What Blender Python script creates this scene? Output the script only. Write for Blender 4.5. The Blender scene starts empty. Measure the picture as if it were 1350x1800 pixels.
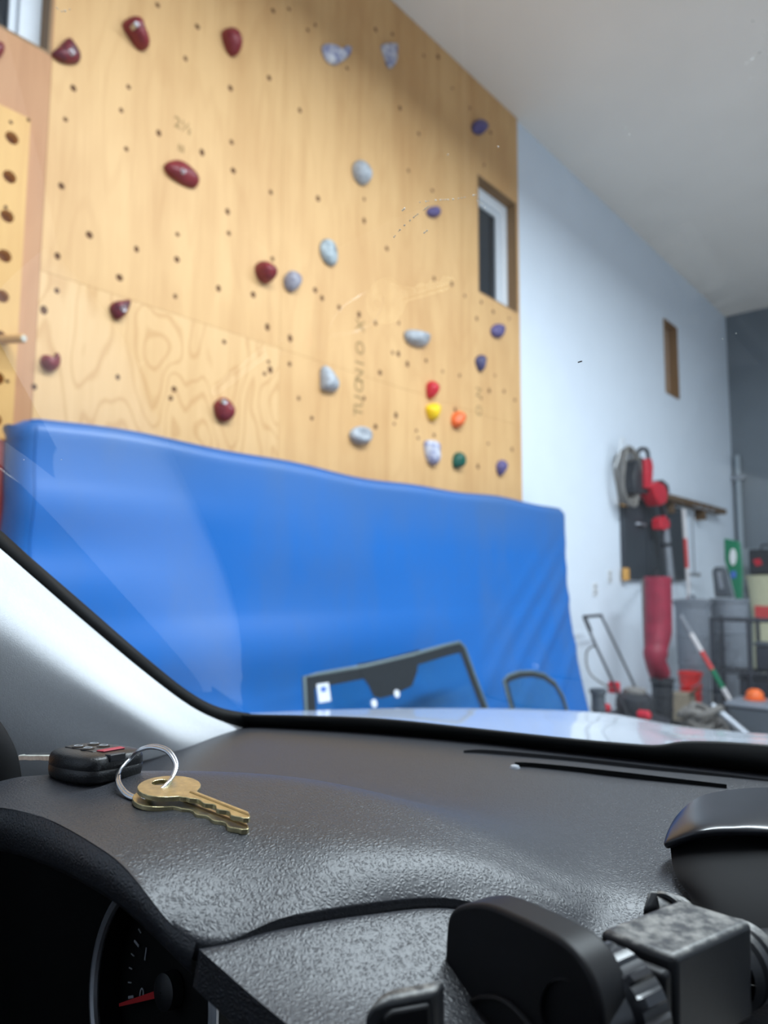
import bpy, bmesh, math, random
from mathutils import Vector, Matrix

random.seed(7)
# ------------------------------------------------------------------ camera
F, CX, CY = 1250.0, 675.0, 900.0            # focal length and centre in pixels of the 1350x1800 frame
CAMZ = 1.25
_up = Vector((65, 12350, -1250)).normalized()
_fw = Vector((0, 0, -1))
_Y = (_fw - _up * _fw.dot(_up)).normalized()
_X = _Y.cross(_up)
ROT = Matrix((_X, _Y, _up))                  # camera space -> world
CAM = Vector((0, 0, CAMZ))
scene = bpy.context.scene
COL = scene.collection
cam_d = bpy.data.cameras.new('camera')
cam_d.sensor_fit = 'VERTICAL'
cam_d.sensor_height = 36.0
cam_d.lens = F / 1800.0 * 36.0
cam_d.clip_start = 0.02
cam_d.dof.use_dof = True
cam_d.dof.focus_distance = 0.345
cam_d.dof.aperture_fstop = 9.2
cam = bpy.data.objects.new('camera', cam_d)
cam.matrix_world = Matrix.Translation(CAM) @ ROT.to_4x4()
COL.objects.link(cam)
scene.camera = cam

# ------------------------------------------------------------------ colour management and world
vs = scene.view_settings
vs.view_transform = 'Standard'
vs.look = 'None'
vs.gamma = 1.0
vs.use_curve_mapping = False
vs.exposure = 0.03
world = bpy.data.worlds.new('world')
scene.world = world
world.use_nodes = True
world.node_tree.nodes['Background'].inputs[0].default_value = (0.02, 0.025, 0.03, 1)   # night outside
world.node_tree.nodes['Background'].inputs[1].default_value = 0.3


def ray(px, py):
    return ROT @ Vector(((px - CX) / F, (CY - py) / F, -1.0))


# ------------------------------------------------------------------ long wall of the garage (its own frame: x along, -y into the room, z up)
_d = ray(1780, 1030)
U = Vector((_d.x, _d.y, 0)).normalized()
_t0 = ray(72, 450)
_t1 = ray(913, 500)
_a, _b = _t0.x / _t0.y, _t1.x / _t1.y
_d0 = 3.66 * (_b * U.y - U.x) / (_a - _b)
P0 = Vector((_a * _d0, _d0, 0))
THETA = math.atan2(U.y, U.x)
WALL = Matrix.Translation(P0) @ Matrix.Rotation(THETA, 4, 'Z')
WINV = WALL.inverted()
IDENT = Matrix.Identity(4)
_ci = WINV @ CAM


def wpt(px, py, off=0.0):
    """point where a pixel's ray meets the plane `off` metres in front of the wall (wall frame)"""
    r = WINV.to_3x3() @ ray(px, py)
    t = (-off - _ci.y) / r.y
    return _ci + r * t


def spt(px, py, s):
    """point where a pixel's ray meets the vertical plane across the garage at wall position s"""
    r = WINV.to_3x3() @ ray(px, py)
    t = (s - _ci.x) / r.x
    return _ci + r * t


def zpt(px, py, z):
    r = WINV.to_3x3() @ ray(px, py)
    t = (z - _ci.z) / r.z
    return _ci + r * t


CEIL = wpt(911, 215, -0.018).z
FAR = wpt(1280, 670, -0.018).x

# ------------------------------------------------------------------ lamps of the garage: ceiling strips above the car
LAMPS = []


def strip_light(s, off, z, L, power, col=(0.82, 0.925, 1.0), w=0.25, rz=0.0):
    ld = bpy.data.lights.new('ceiling_strip', 'AREA')
    ld.shape = 'RECTANGLE'
    ld.size = L
    ld.size_y = w
    ld.energy = power
    ld.color = col
    o = bpy.data.objects.new('ceiling_strip', ld)
    o.matrix_world = WALL @ Matrix.Translation((s, -off, z)) @ Matrix.Rotation(rz, 4, 'Z')
    COL.objects.link(o)
    LAMPS.append((s, off, z, L, w))
    return o


strip_light(0.9, 2.6, CEIL - 0.55, 4.0, 330, w=0.3)
strip_light(4.6, 3.4, CEIL - 0.55, 2.4, 150)
strip_light(6.6, 6.0, CEIL - 0.55, 2.4, 60)
strip_light(1.0, 6.8, CEIL - 0.55, 2.4, 90)


# ------------------------------------------------------------------ materials
def sl(r, g, b):
    f = lambda c: (c / 255 / 12.92) if c / 255 <= 0.04045 else ((c / 255 + 0.055) / 1.055) ** 2.4
    return (f(r), f(g), f(b), 1.0)


class NT:
    def __init__(self, name):
        self.m = bpy.data.materials.new(name)
        self.m.use_nodes = True
        self.t = self.m.node_tree
        self.p = self.t.nodes['Principled BSDF']
        self.out = self.t.nodes['Material Output']

    def n(self, typ, **kw):
        nd = self.t.nodes.new(typ)
        for k, v in kw.items():
            if k.startswith('i_'):
                key = k[2:]
                nd.inputs[int(key) if key.isdigit() else key].default_value = v
            else:
                setattr(nd, k, v)
        return nd

    def l(self, a, b):
        self.t.links.new(a, b)

    def coords(self, scale=(1, 1, 1), rot=(0, 0, 0)):
        tc = self.n('ShaderNodeTexCoord')
        mp = self.n('ShaderNodeMapping')
        mp.inputs['Scale'].default_value = scale
        mp.inputs['Rotation'].default_value = rot
        self.l(tc.outputs['Object'], mp.inputs['Vector'])
        return mp.outputs[0]

    def noise(self, vec, scale, detail=4, rough=0.55, dist=0.0):
        nd = self.n('ShaderNodeTexNoise')
        nd.inputs['Scale'].default_value = scale
        nd.inputs['Detail'].default_value = detail
        nd.inputs['Roughness'].default_value = rough
        nd.inputs['Distortion'].default_value = dist
        self.l(vec, nd.inputs['Vector'])
        return nd.outputs['Fac']

    def ramp(self, fac, stops):
        nd = self.n('ShaderNodeValToRGB')
        el = nd.color_ramp.elements
        while len(el) < len(stops):
            el.new(0.5)
        for e, (p, c) in zip(el, stops):
            e.position = p
            e.color = c
        self.l(fac, nd.inputs[0])
        return nd.outputs[0]

    def mix(self, fac, a, b, mode='MIX'):
        nd = self.n('ShaderNodeMix', data_type='RGBA', blend_type=mode)
        for s, v in ((0, fac), (6, a), (7, b)):
            if hasattr(v, 'is_linked'):
                self.l(v, nd.inputs[s])
            else:
                nd.inputs[s].default_value = v
        return nd.outputs[2]

    def math(self, op, a, b=0.0):
        nd = self.n('ShaderNodeMath', operation=op)
        for s, v in ((0, a), (1, b)):
            if hasattr(v, 'is_linked'):
                self.l(v, nd.inputs[s])
            else:
                nd.inputs[s].default_value = v
        return nd.outputs[0]

    def bump(self, h, strength, dist):
        nd = self.n('ShaderNodeBump')
        nd.inputs['Strength'].default_value = strength
        nd.inputs['Distance'].default_value = dist
        self.l(h, nd.inputs['Height'])
        self.l(nd.outputs[0], self.p.inputs['Normal'])

    def set(self, **kw):
        for k, v in kw.items():
            key = {'col': 'Base Color', 'rough': 'Roughness', 'metal': 'Metallic', 'spec': 'Specular IOR Level',
                   'coat': 'Coat Weight', 'sheen': 'Sheen Weight'}[k]
            if hasattr(v, 'is_linked'):
                self.l(v, self.p.inputs[key])
            else:
                self.p.inputs[key].default_value = v
        return self


MATS = {}


def plain(name, col, rough=0.5, metal=0.0, var=0.12, scale=30.0, bump=0.0, spec=0.5, coat=0.0):
    """procedural material: one colour with slight mottling and a fine relief"""
    if name in MATS:
        return MATS[name]
    t = NT(name)
    v = t.coords()
    f = t.noise(v, scale, 3)
    dark = tuple(c * (1 - var) for c in col[:3]) + (1,)
    lite = tuple(min(1, c * (1 + var)) for c in col[:3]) + (1,)
    t.set(col=t.ramp(f, [(0.3, dark), (0.7, lite)]), rough=rough, metal=metal, spec=spec, coat=coat)
    if bump:
        t.bump(t.noise(v, scale * 6, 2), bump, 0.002)
    MATS[name] = t.m
    return t.m


def plywood(name, base, dark, swirl):
    t = NT(name)
    v = t.coords((1, 1, 0.16 if not swirl else 0.42))
    n1 = t.noise(v, 3.2 if not swirl else 3.4, 2, 0.45, 0.25)
    k = t.math('MULTIPLY', n1, 75.0 if swirl else 60.0)
    s = t.math('SINE', k)
    s = t.math('MULTIPLY_ADD', s, 0.5)
    s.node.inputs[2].default_value = 0.5
    v2 = t.coords((1, 1, 0.03))
    fine = t.noise(v2, 95, 4, 0.65)
    v3 = t.coords((1, 1, 0.5))
    broad = t.noise(v3, 2.4, 3, 0.5)
    a = t.ramp(s, [(0.0, base), (0.72, base), (1.0, dark)])
    plainc = t.mix(0.42 if swirl else 0.10, base, a)
    c = t.mix(t.math('MULTIPLY', fine, 0.42), plainc, dark)
    streak = t.noise(t.coords((1, 1, 0.05)), 9, 4, 0.6)
    c = t.mix(t.math('MULTIPLY', t.math('SUBTRACT', streak, 0.48), 1.3), c, dark)
    warm = (dark[0] * 0.95, dark[1] * 0.86, dark[2] * 0.8, 1)
    b = t.math('SUBTRACT', broad, 0.42)
    c = t.mix(t.math('MULTIPLY', b, 0.35 if swirl else 1.1), c, warm)
    t.set(col=c, rough=0.55, spec=0.35)
    t.bump(fine, 0.15, 0.0015)
    return t.m


M = {}
M['ply'] = plywood('plywood', sl(226, 184, 130), sl(172, 120, 66), False)
M['ply_flame'] = plywood('plywood_flame', sl(228, 188, 136), sl(182, 130, 74), True)
M['pink'] = plywood('stained_board', sl(196, 146, 104), sl(160, 108, 72), False)
M['pine'] = plywood('pine', sl(222, 176, 108), sl(178, 122, 62), False)
M['jamb'] = plywood('jamb_wood', sl(150, 118, 84), sl(112, 84, 56), False)
M['wall'] = plain('white_paint', sl(222, 231, 243), 0.7, var=0.015, scale=4)
M['ceil'] = plain('ceiling_paint', sl(240, 233, 226), 0.85, var=0.025, scale=1.5)
M['grey'] = plain('grey_paint', sl(118, 126, 134), 0.7, var=0.05, scale=2)
M['grey_lo'] = plain('grey_panel', sl(160, 170, 178), 0.6, var=0.04, scale=2)
M['floor'] = plain('concrete', sl(168, 165, 160), 0.75, var=0.15, scale=3, bump=0.1)
M['vinyl_frame'] = plain('vinyl_frame', sl(226, 230, 236), 0.4, var=0.02)
M['black'] = plain('black_plastic', sl(22, 23, 27), 0.45, var=0.2)
M['black_soft'] = plain('black_matte', sl(14, 14, 16), 0.8, var=0.2, spec=0.2)
M['chrome'] = plain('steel', (0.62, 0.63, 0.66, 1), 0.25, 1.0, var=0.05, scale=200)
M['bolt'] = plain('bolt_steel', (0.5, 0.5, 0.52, 1), 0.35, 1.0, var=0.1, scale=200)
M['hole'] = plain('nut_socket', sl(96, 60, 30), 0.8, var=0.3, scale=80)
M['ink'] = plain('stamp_ink', sl(150, 122, 80), 0.9, var=0.1, scale=40)


def window_glass(name, tint, rough=0.02, rmix=0.1, alpha=0.9):
    t = NT(name)
    tr = t.n('ShaderNodeBsdfTransparent')
    tr.inputs[0].default_value = tint
    gl = t.n('ShaderNodeBsdfGlossy')
    gl.inputs['Roughness'].default_value = rough
    lw = t.n('ShaderNodeLayerWeight')
    f5 = t.math('POWER', lw.outputs['Facing'], 5.0)
    lw.inputs['Blend'].default_value = 0.5
    fr = t.math('MULTIPLY_ADD', f5, 0.9)
    fr.node.inputs[2].default_value = 0.06
    dirt = t.noise(t.coords(), 14, 3)
    k = t.math('MULTIPLY_ADD', dirt, rmix)
    k.node.inputs[2].default_value = 0.0
    s = t.math('ADD', fr, k)
    mx = t.n('ShaderNodeMixShader')
    t.l(s, mx.inputs[0])
    t.l(tr.outputs[0], mx.inputs[1])
    t.l(gl.outputs[0], mx.inputs[2])
    t.l(mx.outputs[0], t.out.inputs[0])
    return t.m


M['night_glass'] = plain('night_window_glass', sl(40, 46, 52), 0.08, var=0.1, scale=3, spec=0.5)
M['clear'] = window_glass('clear_glass', (0.96, 0.98, 0.98, 1), 0.01, 0.0)
M['blue_glass'] = window_glass('tinted_glass', (0.60, 0.92, 0.92, 1), 0.03, 0.03)

# ------------------------------------------------------------------ mesh building
class MB:
    def __init__(self):
        self.v, self.f = [], []

    def add(self, vs_, fs_):
        o = len(self.v)
        self.v += [Vector(p) for p in vs_]
        self.f += [tuple(i + o for i in f) for f in fs_]
        return self

    def box(self, lo, hi):
        x0, y0, z0 = lo
        x1, y1, z1 = hi
        return self.add([(x0, y0, z0), (x1, y0, z0), (x1, y1, z0), (x0, y1, z0), (x0, y0, z1), (x1, y0, z1), (x1, y1, z1), (x0, y1, z1)],
                        [(3, 2, 1, 0), (4, 5, 6, 7), (0, 1, 5, 4), (1, 2, 6, 5), (2, 3, 7, 6), (3, 0, 4, 7)])

    def tube(self, pts, r, seg=10, closed=False, flat=1.0):
        pts = [Vector(p) for p in pts]
        n = len(pts)
        rs = r if isinstance(r, (list, tuple)) else [r] * n
        vs_, fs_ = [], []
        prev = None
        for i, p in enumerate(pts):
            a = pts[(i - 1) % n] if (closed or i > 0) else p
            b = pts[(i + 1) % n] if (closed or i < n - 1) else p
            t = (b - a).normalized()
            if prev is None:
                h = Vector((0, 0, 1)) if abs(t.z) < 0.9 else Vector((1, 0, 0))
                x = t.cross(h).normalized()
            else:
                x = (prev - t * prev.dot(t)).normalized()
            prev = x
            y = t.cross(x)
            for k in range(seg):
                an = 2 * math.pi * k / seg
                vs_.append(p + x * math.cos(an) * rs[i] + y * math.sin(an) * rs[i] * flat)
        m = n if closed else n - 1
        for i in range(m):
            j = (i + 1) % n
            for k in range(seg):
                k2 = (k + 1) % seg
                fs_.append((i * seg + k, i * seg + k2, j * seg + k2, j * seg + k))
        if not closed:
            fs_.append(tuple(range(seg))[::-1])
            fs_.append(tuple((n - 1) * seg + k for k in range(seg)))
        return self.add(vs_, fs_)

    def lathe(self, prof, c=(0, 0, 0), seg=24, axis='Z', sx=1.0, sy=1.0):
        """prof: (radius, height) from bottom to top"""
        c = Vector(c)
        vs_, fs_ = [], []
        for r, h in prof:
            for k in range(seg):
                an = 2 * math.pi * k / seg
                p = (r * math.cos(an) * sx, r * math.sin(an) * sy, h)
                if axis == 'Y':
                    p = (p[0], h, p[1])
                if axis == 'X':
                    p = (h, p[0], p[1])
                vs_.append(c + Vector(p))
        for i in range(len(prof) - 1):
            for k in range(seg):
                k2 = (k + 1) % seg
                fs_.append((i * seg + k, i * seg + k2, (i + 1) * seg + k2, (i + 1) * seg + k))
        fs_.append(tuple(range(seg))[::-1])
        fs_.append(tuple((len(prof) - 1) * seg + k for k in range(seg)))
        return self.add(vs_, fs_)

    def prism(self, poly, ext):
        """poly: 3-D outline, ext: extrusion vector"""
        n = len(poly)
        e = Vector(ext)
        vs_ = [Vector(p) for p in poly] + [Vector(p) + e for p in poly]
        fs_ = [tuple(range(n))[::-1], tuple(range(n, 2 * n))]
        for i in range(n):
            j = (i + 1) % n
            fs_.append((i, j, n + j, n + i))
        return self.add(vs_, fs_)

    def grid(self, rows, wrap=False):
        nr, nc = len(rows), len(rows[0])
        vs_ = [p for r in rows for p in r]
        fs_ = []
        for i in range(nr - 1):
            for j in range(nc if wrap else nc - 1):
                k = (j + 1) % nc
                fs_.append((i * nc + j, i * nc + k, (i + 1) * nc + k, (i + 1) * nc + j))
        return self.add(vs_, fs_)


def cr(p0, p1, p2, p3, t):
    return 0.5 * ((2 * p1) + (p2 - p0) * t + (2 * p0 - 5 * p1 + 4 * p2 - p3) * t * t + (3 * p1 - p0 - 3 * p2 + p3) * t ** 3)


def spline(pts, per, closed=False):
    pts = [Vector(p) for p in pts]
    n = len(pts)
    out = []
    m = n if closed else n - 1
    for i in range(m):
        g = (lambda k: pts[k % n]) if closed else (lambda k: pts[max(0, min(n - 1, k))])
        for q in range(per):
            out.append(cr(g(i - 1), g(i), g(i + 1), g(i + 2), q / per))
    if not closed:
        out.append(pts[-1].copy())
    return out


def patch(rows, pu, pv):
    """smooth surface through a grid of control points"""
    rr = [spline(r, pu) for r in rows]
    cols = [spline([r[j] for r in rr], pv) for j in range(len(rr[0]))]
    return [[c[i] for c in cols] for i in range(len(cols[0]))]


def make_obj(name, mb, mat, parent=None, base=(0, 0, 0), frame=None, sharp=0.7, bevel=0.0, solid=0.0, subsurf=0, soff=-1.0):
    me = bpy.data.meshes.new(name)
    b = Vector(base)
    me.from_pydata([tuple(p - b) for p in mb.v], [], mb.f)
    bm = bmesh.new()
    bm.from_mesh(me)
    bmesh.ops.remove_doubles(bm, verts=bm.verts, dist=1e-6)
    bmesh.ops.recalc_face_normals(bm, faces=bm.faces)
    bm.to_mesh(me)
    bm.free()
    me.materials.append(mat)
    for p in me.polygons:
        p.use_smooth = True
    me.set_sharp_from_angle(angle=sharp)
    o = bpy.data.objects.new(name, me)
    COL.objects.link(o)
    if parent is not None:
        o.parent = parent
    elif frame is not None:
        o.matrix_world = frame @ Matrix.Translation(b)
    if solid:
        md = o.modifiers.new('thickness', 'SOLIDIFY')
        md.thickness = solid
        md.offset = soff
    if bevel:
        md = o.modifiers.new('bevel', 'BEVEL')
        md.width = bevel
        md.segments = 3
        md.limit_method = 'ANGLE'
        md.angle_limit = 0.6
        md.harden_normals = False
    if subsurf:
        md = o.modifiers.new('smooth', 'SUBSURF')
        md.levels = subsurf
        md.render_levels = subsurf
    return o


class Thing:
    """an Empty at the thing's base; parts are given in the frame's coordinates"""
    def __init__(self, name, label, cat, base, frame=WALL, group=None):
        self.base, self.frame = Vector(base), frame
        o = bpy.data.objects.new(name, None)
        o.empty_display_size = 0.05
        o.matrix_world = frame @ Matrix.Translation(self.base)
        COL.objects.link(o)
        o['label'], o['category'] = label, cat
        if group:
            o['group'] = group
        self.o = o

    def part(self, name, mb, mat, parent=None, **kw):
        return make_obj(name, mb, mat, parent or self.o, self.base, **kw)


def solo(name, label, cat, mb, mat, base, frame=WALL, group=None, **kw):
    o = make_obj(name, mb, mat, None, base, frame, **kw)
    o['label'], o['category'] = label, cat
    if group:
        o['group'] = group
    return o


def structure(name, mb, mat, frame=WALL, base=(0, 0, 0), parent=None, **kw):
    o = make_obj(name, mb, mat, parent, base, frame, **kw)
    if parent is None:
        o['kind'] = 'structure'
    return o


def text_mesh(body, size, mat_fn, depth=0.0004):
    """letter outlines as mesh; mat_fn maps (x, y) in text units to a point"""
    cu = bpy.data.curves.new('lettering', 'FONT')
    cu.body = body
    cu.size = size
    cu.align_x = 'CENTER'
    cu.align_y = 'CENTER'
    cu.extrude = depth
    cu.resolution_u = 3
    ob = bpy.data.objects.new('lettering', cu)
    COL.objects.link(ob)
    dg = bpy.context.evaluated_depsgraph_get()
    me = bpy.data.meshes.new_from_object(ob.evaluated_get(dg))
    mb = MB()
    mb.add([mat_fn(*v.co) for v in me.vertices], [tuple(p.vertices) for p in me.polygons])
    bpy.data.objects.remove(ob)
    bpy.data.curves.remove(cu)
    bpy.data.meshes.remove(me)
    return mb


def slab_with_holes(xs0, xs1, zs0, zs1, y0, y1, holes):
    """upright slab with rectangular openings (x0, x1, z0, z1)"""
    xs = sorted({xs0, xs1} | {h[0] for h in holes} | {h[1] for h in holes})
    zs = sorted({zs0, zs1} | {h[2] for h in holes} | {h[3] for h in holes})
    xs = [x for x in xs if xs0 <= x <= xs1]
    zs = [z for z in zs if zs0 <= z <= zs1]

    def solid(i, j):
        if not (0 <= i < len(xs) - 1 and 0 <= j < len(zs) - 1):
            return False
        cx, cz = (xs[i] + xs[i + 1]) / 2, (zs[j] + zs[j + 1]) / 2
        return not any(h[0] < cx < h[1] and h[2] < cz < h[3] for h in holes)
    mb = MB()
    for i in range(len(xs) - 1):
        for j in range(len(zs) - 1):
            if not solid(i, j):
                continue
            a, b, c, d = xs[i], xs[i + 1], zs[j], zs[j + 1]
            q = lambda *p: mb.add(p, [(0, 1, 2, 3)])
            q((a, y0, c), (b, y0, c), (b, y0, d), (a, y0, d))
            q((a, y1, c), (a, y1, d), (b, y1, d), (b, y1, c))
            if not solid(i - 1, j):
                q((a, y0, c), (a, y0, d), (a, y1, d), (a, y1, c))
            if not solid(i + 1, j):
                q((b, y0, c), (b, y1, c), (b, y1, d), (b, y0, d))
            if not solid(i, j - 1):
                q((a, y0, c), (a, y1, c), (b, y1, c), (b, y0, c))
            if not solid(i, j + 1):
                q((a, y0, d), (b, y0, d), (b, y1, d), (a, y1, d))
    return mb

# ------------------------------------------------------------------ the room
SILL, HEAD = 3.37, 4.28
OPEN = [(-0.95, -0.006, SILL, HEAD), (3.078, 3.63, SILL, HEAD), (6.87, 7.28, SILL + 0.05, HEAD)]
YB = 0.018                                                          # face of the white wall, behind the plywood
wall_left = structure('wall_left', slab_with_holes(-4.0, FAR, 0, CEIL, YB, YB + 0.16, OPEN), M['wall'])
structure('wall_far', MB().box((FAR, -9.0, 1.75), (FAR + 0.15, YB + 0.16, CEIL)), M['grey'])
structure('trim_1', MB().box((FAR - 0.0, -9.0, 0), (FAR + 0.15, YB + 0.16, 1.75)), M['grey_lo'])
structure('wall_back', MB().box((-4.15, -9.0, 0), (-4.0, YB + 0.16, CEIL)), M['wall'])
structure('wall_right', MB().box((-4.0, -9.15, 0), (FAR, -9.0, CEIL)), M['wall'])
structure('ceiling', MB().box((-4.15, -9.15, CEIL), (FAR + 0.15, YB + 0.16, CEIL + 0.1)), M['ceil'])
structure('floor', MB().box((-4.15, -9.15, -0.1), (FAR + 0.15, YB + 0.16, 0)), M['floor'])


M['recess'] = plain('recess_board', sl(176, 150, 130), 0.7, var=0.05, scale=5)


def window(idx, x0, x1, z0, z1, glass, lap=0.04):
    """deep wooden jamb with a white vinyl frame at its back"""
    w = bpy.data.objects.new('window_%d' % idx, None)
    COL.objects.link(w)
    w['kind'] = 'structure'
    w.matrix_world = WALL @ Matrix.Translation((x0, 0, z0))
    b = (x0, 0, z0)
    yb = 0.125
    jt = 0.012
    for n, lo, hi in (('jamb', (x0, 0.0, z0), (x0 + jt, yb, z1)), ('jamb', (x1 - jt, 0.0, z0), (x1, yb, z1)),
                      ('jamb_head', (x0 + jt, 0.0, z1 - jt), (x1 - jt, yb, z1)), ('jamb_sill', (x0 + jt, 0.0, z0), (x1 - jt, yb, z0 + jt))):
        make_obj(n, MB().box(lo, hi), M['jamb'], w, b)
    if glass:
        fw = 0.085
        fr = make_obj('window_frame', slab_with_holes(x0 + jt, x1 - jt, z0 + jt, z1 - jt, yb - 0.045, yb + 0.02,
                      [(x0 + jt + fw, x1 - jt - fw, z0 + jt + fw * 0.6, z1 - jt - fw)]), M['vinyl_frame'], w, b, bevel=0.004)
        a0, a1, c0, c1 = x0 + jt + fw, x1 - jt - fw, z0 + jt + fw * 0.6, z1 - jt - fw
        make_obj('sash', slab_with_holes(a0, a1, c0, c1, yb - 0.02, yb + 0.015, [(a0 + 0.03, a1 - 0.03, c0 + 0.03, c1 - 0.03)]),
                 M['vinyl_frame'], fr, b, bevel=0.003)
        make_obj('pane', MB().box((a0 + 0.03, yb, c0 + 0.03), (a1 - 0.03, yb + 0.008, c1 - 0.03)), M['night_glass'], w, b)
    else:
        make_obj('infill_board', MB().box((x0 + jt, yb - 0.02, z0 + jt), (x1 - jt, yb, z1 - jt)), M['recess'], w, b)
    return w


window(1, *OPEN[0], True)
window(2, *OPEN[1], True)
window(3, *OPEN[2], False)

# housings added over the unseen strip lights, above the frame
for (ls, lo, lz, ll, lw_), lb in zip(LAMPS, ('unseen long white strip lamp hanging from the ceiling in front of the plywood', 'unseen white strip lamp hanging nearest the white wall and charcoal panel',
                                            'unseen white strip lamp hanging over the far right corner of the garage', 'unseen white strip lamp hanging over the far side of the car')):
    lt = Thing('strip_lamp', lb, 'lamp', (ls, -lo, lz + 0.012), group='unseen strip lamps hanging from the ceiling')
    lt.part('housing', MB().box((ls - ll / 2 - 0.02, -lo - lw_ / 2 - 0.02, lz + 0.012), (ls + ll / 2 + 0.02, -lo + lw_ / 2 + 0.02, lz + 0.07)), M['vinyl_frame'], bevel=0.008)
    for k in (-0.35, 0.35):
        lt.part('hanger', MB().tube([(ls + ll * k, -lo, lz + 0.07), (ls + ll * k, -lo, CEIL - 0.001)], 0.006, 8), M['vinyl_frame'])

# climbing wall: two rows of three plywood sheets, with the stained board on its left
cw = Thing('climbing_wall', 'tan plywood climbing wall dotted with bolt holes, screwed to the white wall', 'climbing wall', (0, 0, 0))
G = 0.0005
for i in range(3):
    for j in range(2):
        x0, x1 = i * 1.22, (i + 1) * 1.22
        z0, z1 = (0.02, 2.468) if j == 0 else (2.468, CEIL - 0.002)
        hs = [OPEN[1]] if (i, j) == (2, 1) else []
        cw.part('plywood_sheet', slab_with_holes(x0 + G, x1 - G, z0 + G, z1 - G, 0.0, YB, hs), M['ply_flame'] if (i, j) == (0, 0) else M['ply'], bevel=0.0006)
cw.part('stained_board', slab_with_holes(-2.4, -G, 0.02, CEIL - 0.002, 0.0, YB, [OPEN[0], (-0.95, 0.1, HEAD, 9)]), M['pink'], bevel=0.0006)
cw.part('plywood_strip', MB().box((-0.95, 0.0, HEAD), (-G, YB, CEIL - 0.002)), M['ply'])

# bolt holes (threaded sockets) seen in the photograph
HOLES = '''
277,9 347,47 129,155 226,153 213,194 115,210 279,234 222,262 355,268 108,327 410,300 157,413 312,412 240,438 326,103
473,137 480,19 508,16 405,155 407,250 476,338 559,349 479,455 384,507 311,456 210,488 101,450 100,511 308,521 445,518
554,510 566,524 596,540 631,553 660,568 701,568 640,388 680,437 527,194 554,44 541,53 640,350 610,120 660,52 745,98
763,490 794,499 817,520 846,531 867,548 895,560 690,620 749,634 778,653 808,660 860,687 886,688 905,703 700,622
510,595 509,640 525,700 693,745 732,757 394,601 472,636 465,657 207,663 306,684 509,592 548,735 696,730 763,765
795,155 826,190 862,233 851,290 760,335 736,235 703,190 770,100 690,60 718,300 400,372 402,410 470,575 475,650 77,545
60,680 300,700 870,660 640,700 668,655 716,640 660,750 735,770 846,700 838,560 800,720 900,790 858,780 840,820
'''
mbh = MB().lathe([(0.0135, 0.002), (0.0128, -0.0006), (0.0105, -0.0009), (0.008, -0.0007), (0.004, -0.0003)], seg=12, axis='Y')
first = None
for t in HOLES.split():
    a, b = (float(x) for x in t.split(','))
    p = wpt(a, b, 0)
    if OPEN[1][0] < p.x < OPEN[1][1] and SILL < p.z < HEAD:
        continue
    if first is None:
        first = make_obj('bolt_hole', mbh, M['hole'], cw.o, (0, 0, 0))
        ob = first
    else:
        ob = first.copy()
        COL.objects.link(ob)
    ob.location = p
    k = random.uniform(0.75, 1.25)
    ob.scale = (k, 1, k * random.uniform(0.9, 1.35))

# faded stamps printed on the sheets (illegible in the photograph)
for (px, py, body, size, rz) in ((322, 222, '2½', 0.075, 0.25), (318, 262, 'III', 0.05, 0.1)):
    c = wpt(px, py, 0)
    cw.part('mill_stamp', text_mesh(body, size, lambda x, y, z, c=c: (c.x + x, -0.0012 - z, c.z + y)), M['ink'])
for k, (py, ch) in enumerate(((572, 'X'), (612, 'O'), (638, 'I'), (660, 'N'), (678, 'O'), (706, 'U'), (724, 'T'))):
    c = wpt(634 - k * 0.6, py, 0)
    cw.part('mill_stamp', text_mesh(ch, 0.105, lambda x, y, z, c=c: (c.x - y, -0.0012 - z, c.z + x)), M['ink'])
for k, (py, ch) in enumerate(((690, 'N'), (722, 'O'))):
    c = wpt(842, py, 0)
    cw.part('mill_stamp', text_mesh(ch, 0.1, lambda x, y, z, c=c: (c.x - y, -0.0012 - z, c.z + x)), M['ink'])

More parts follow.
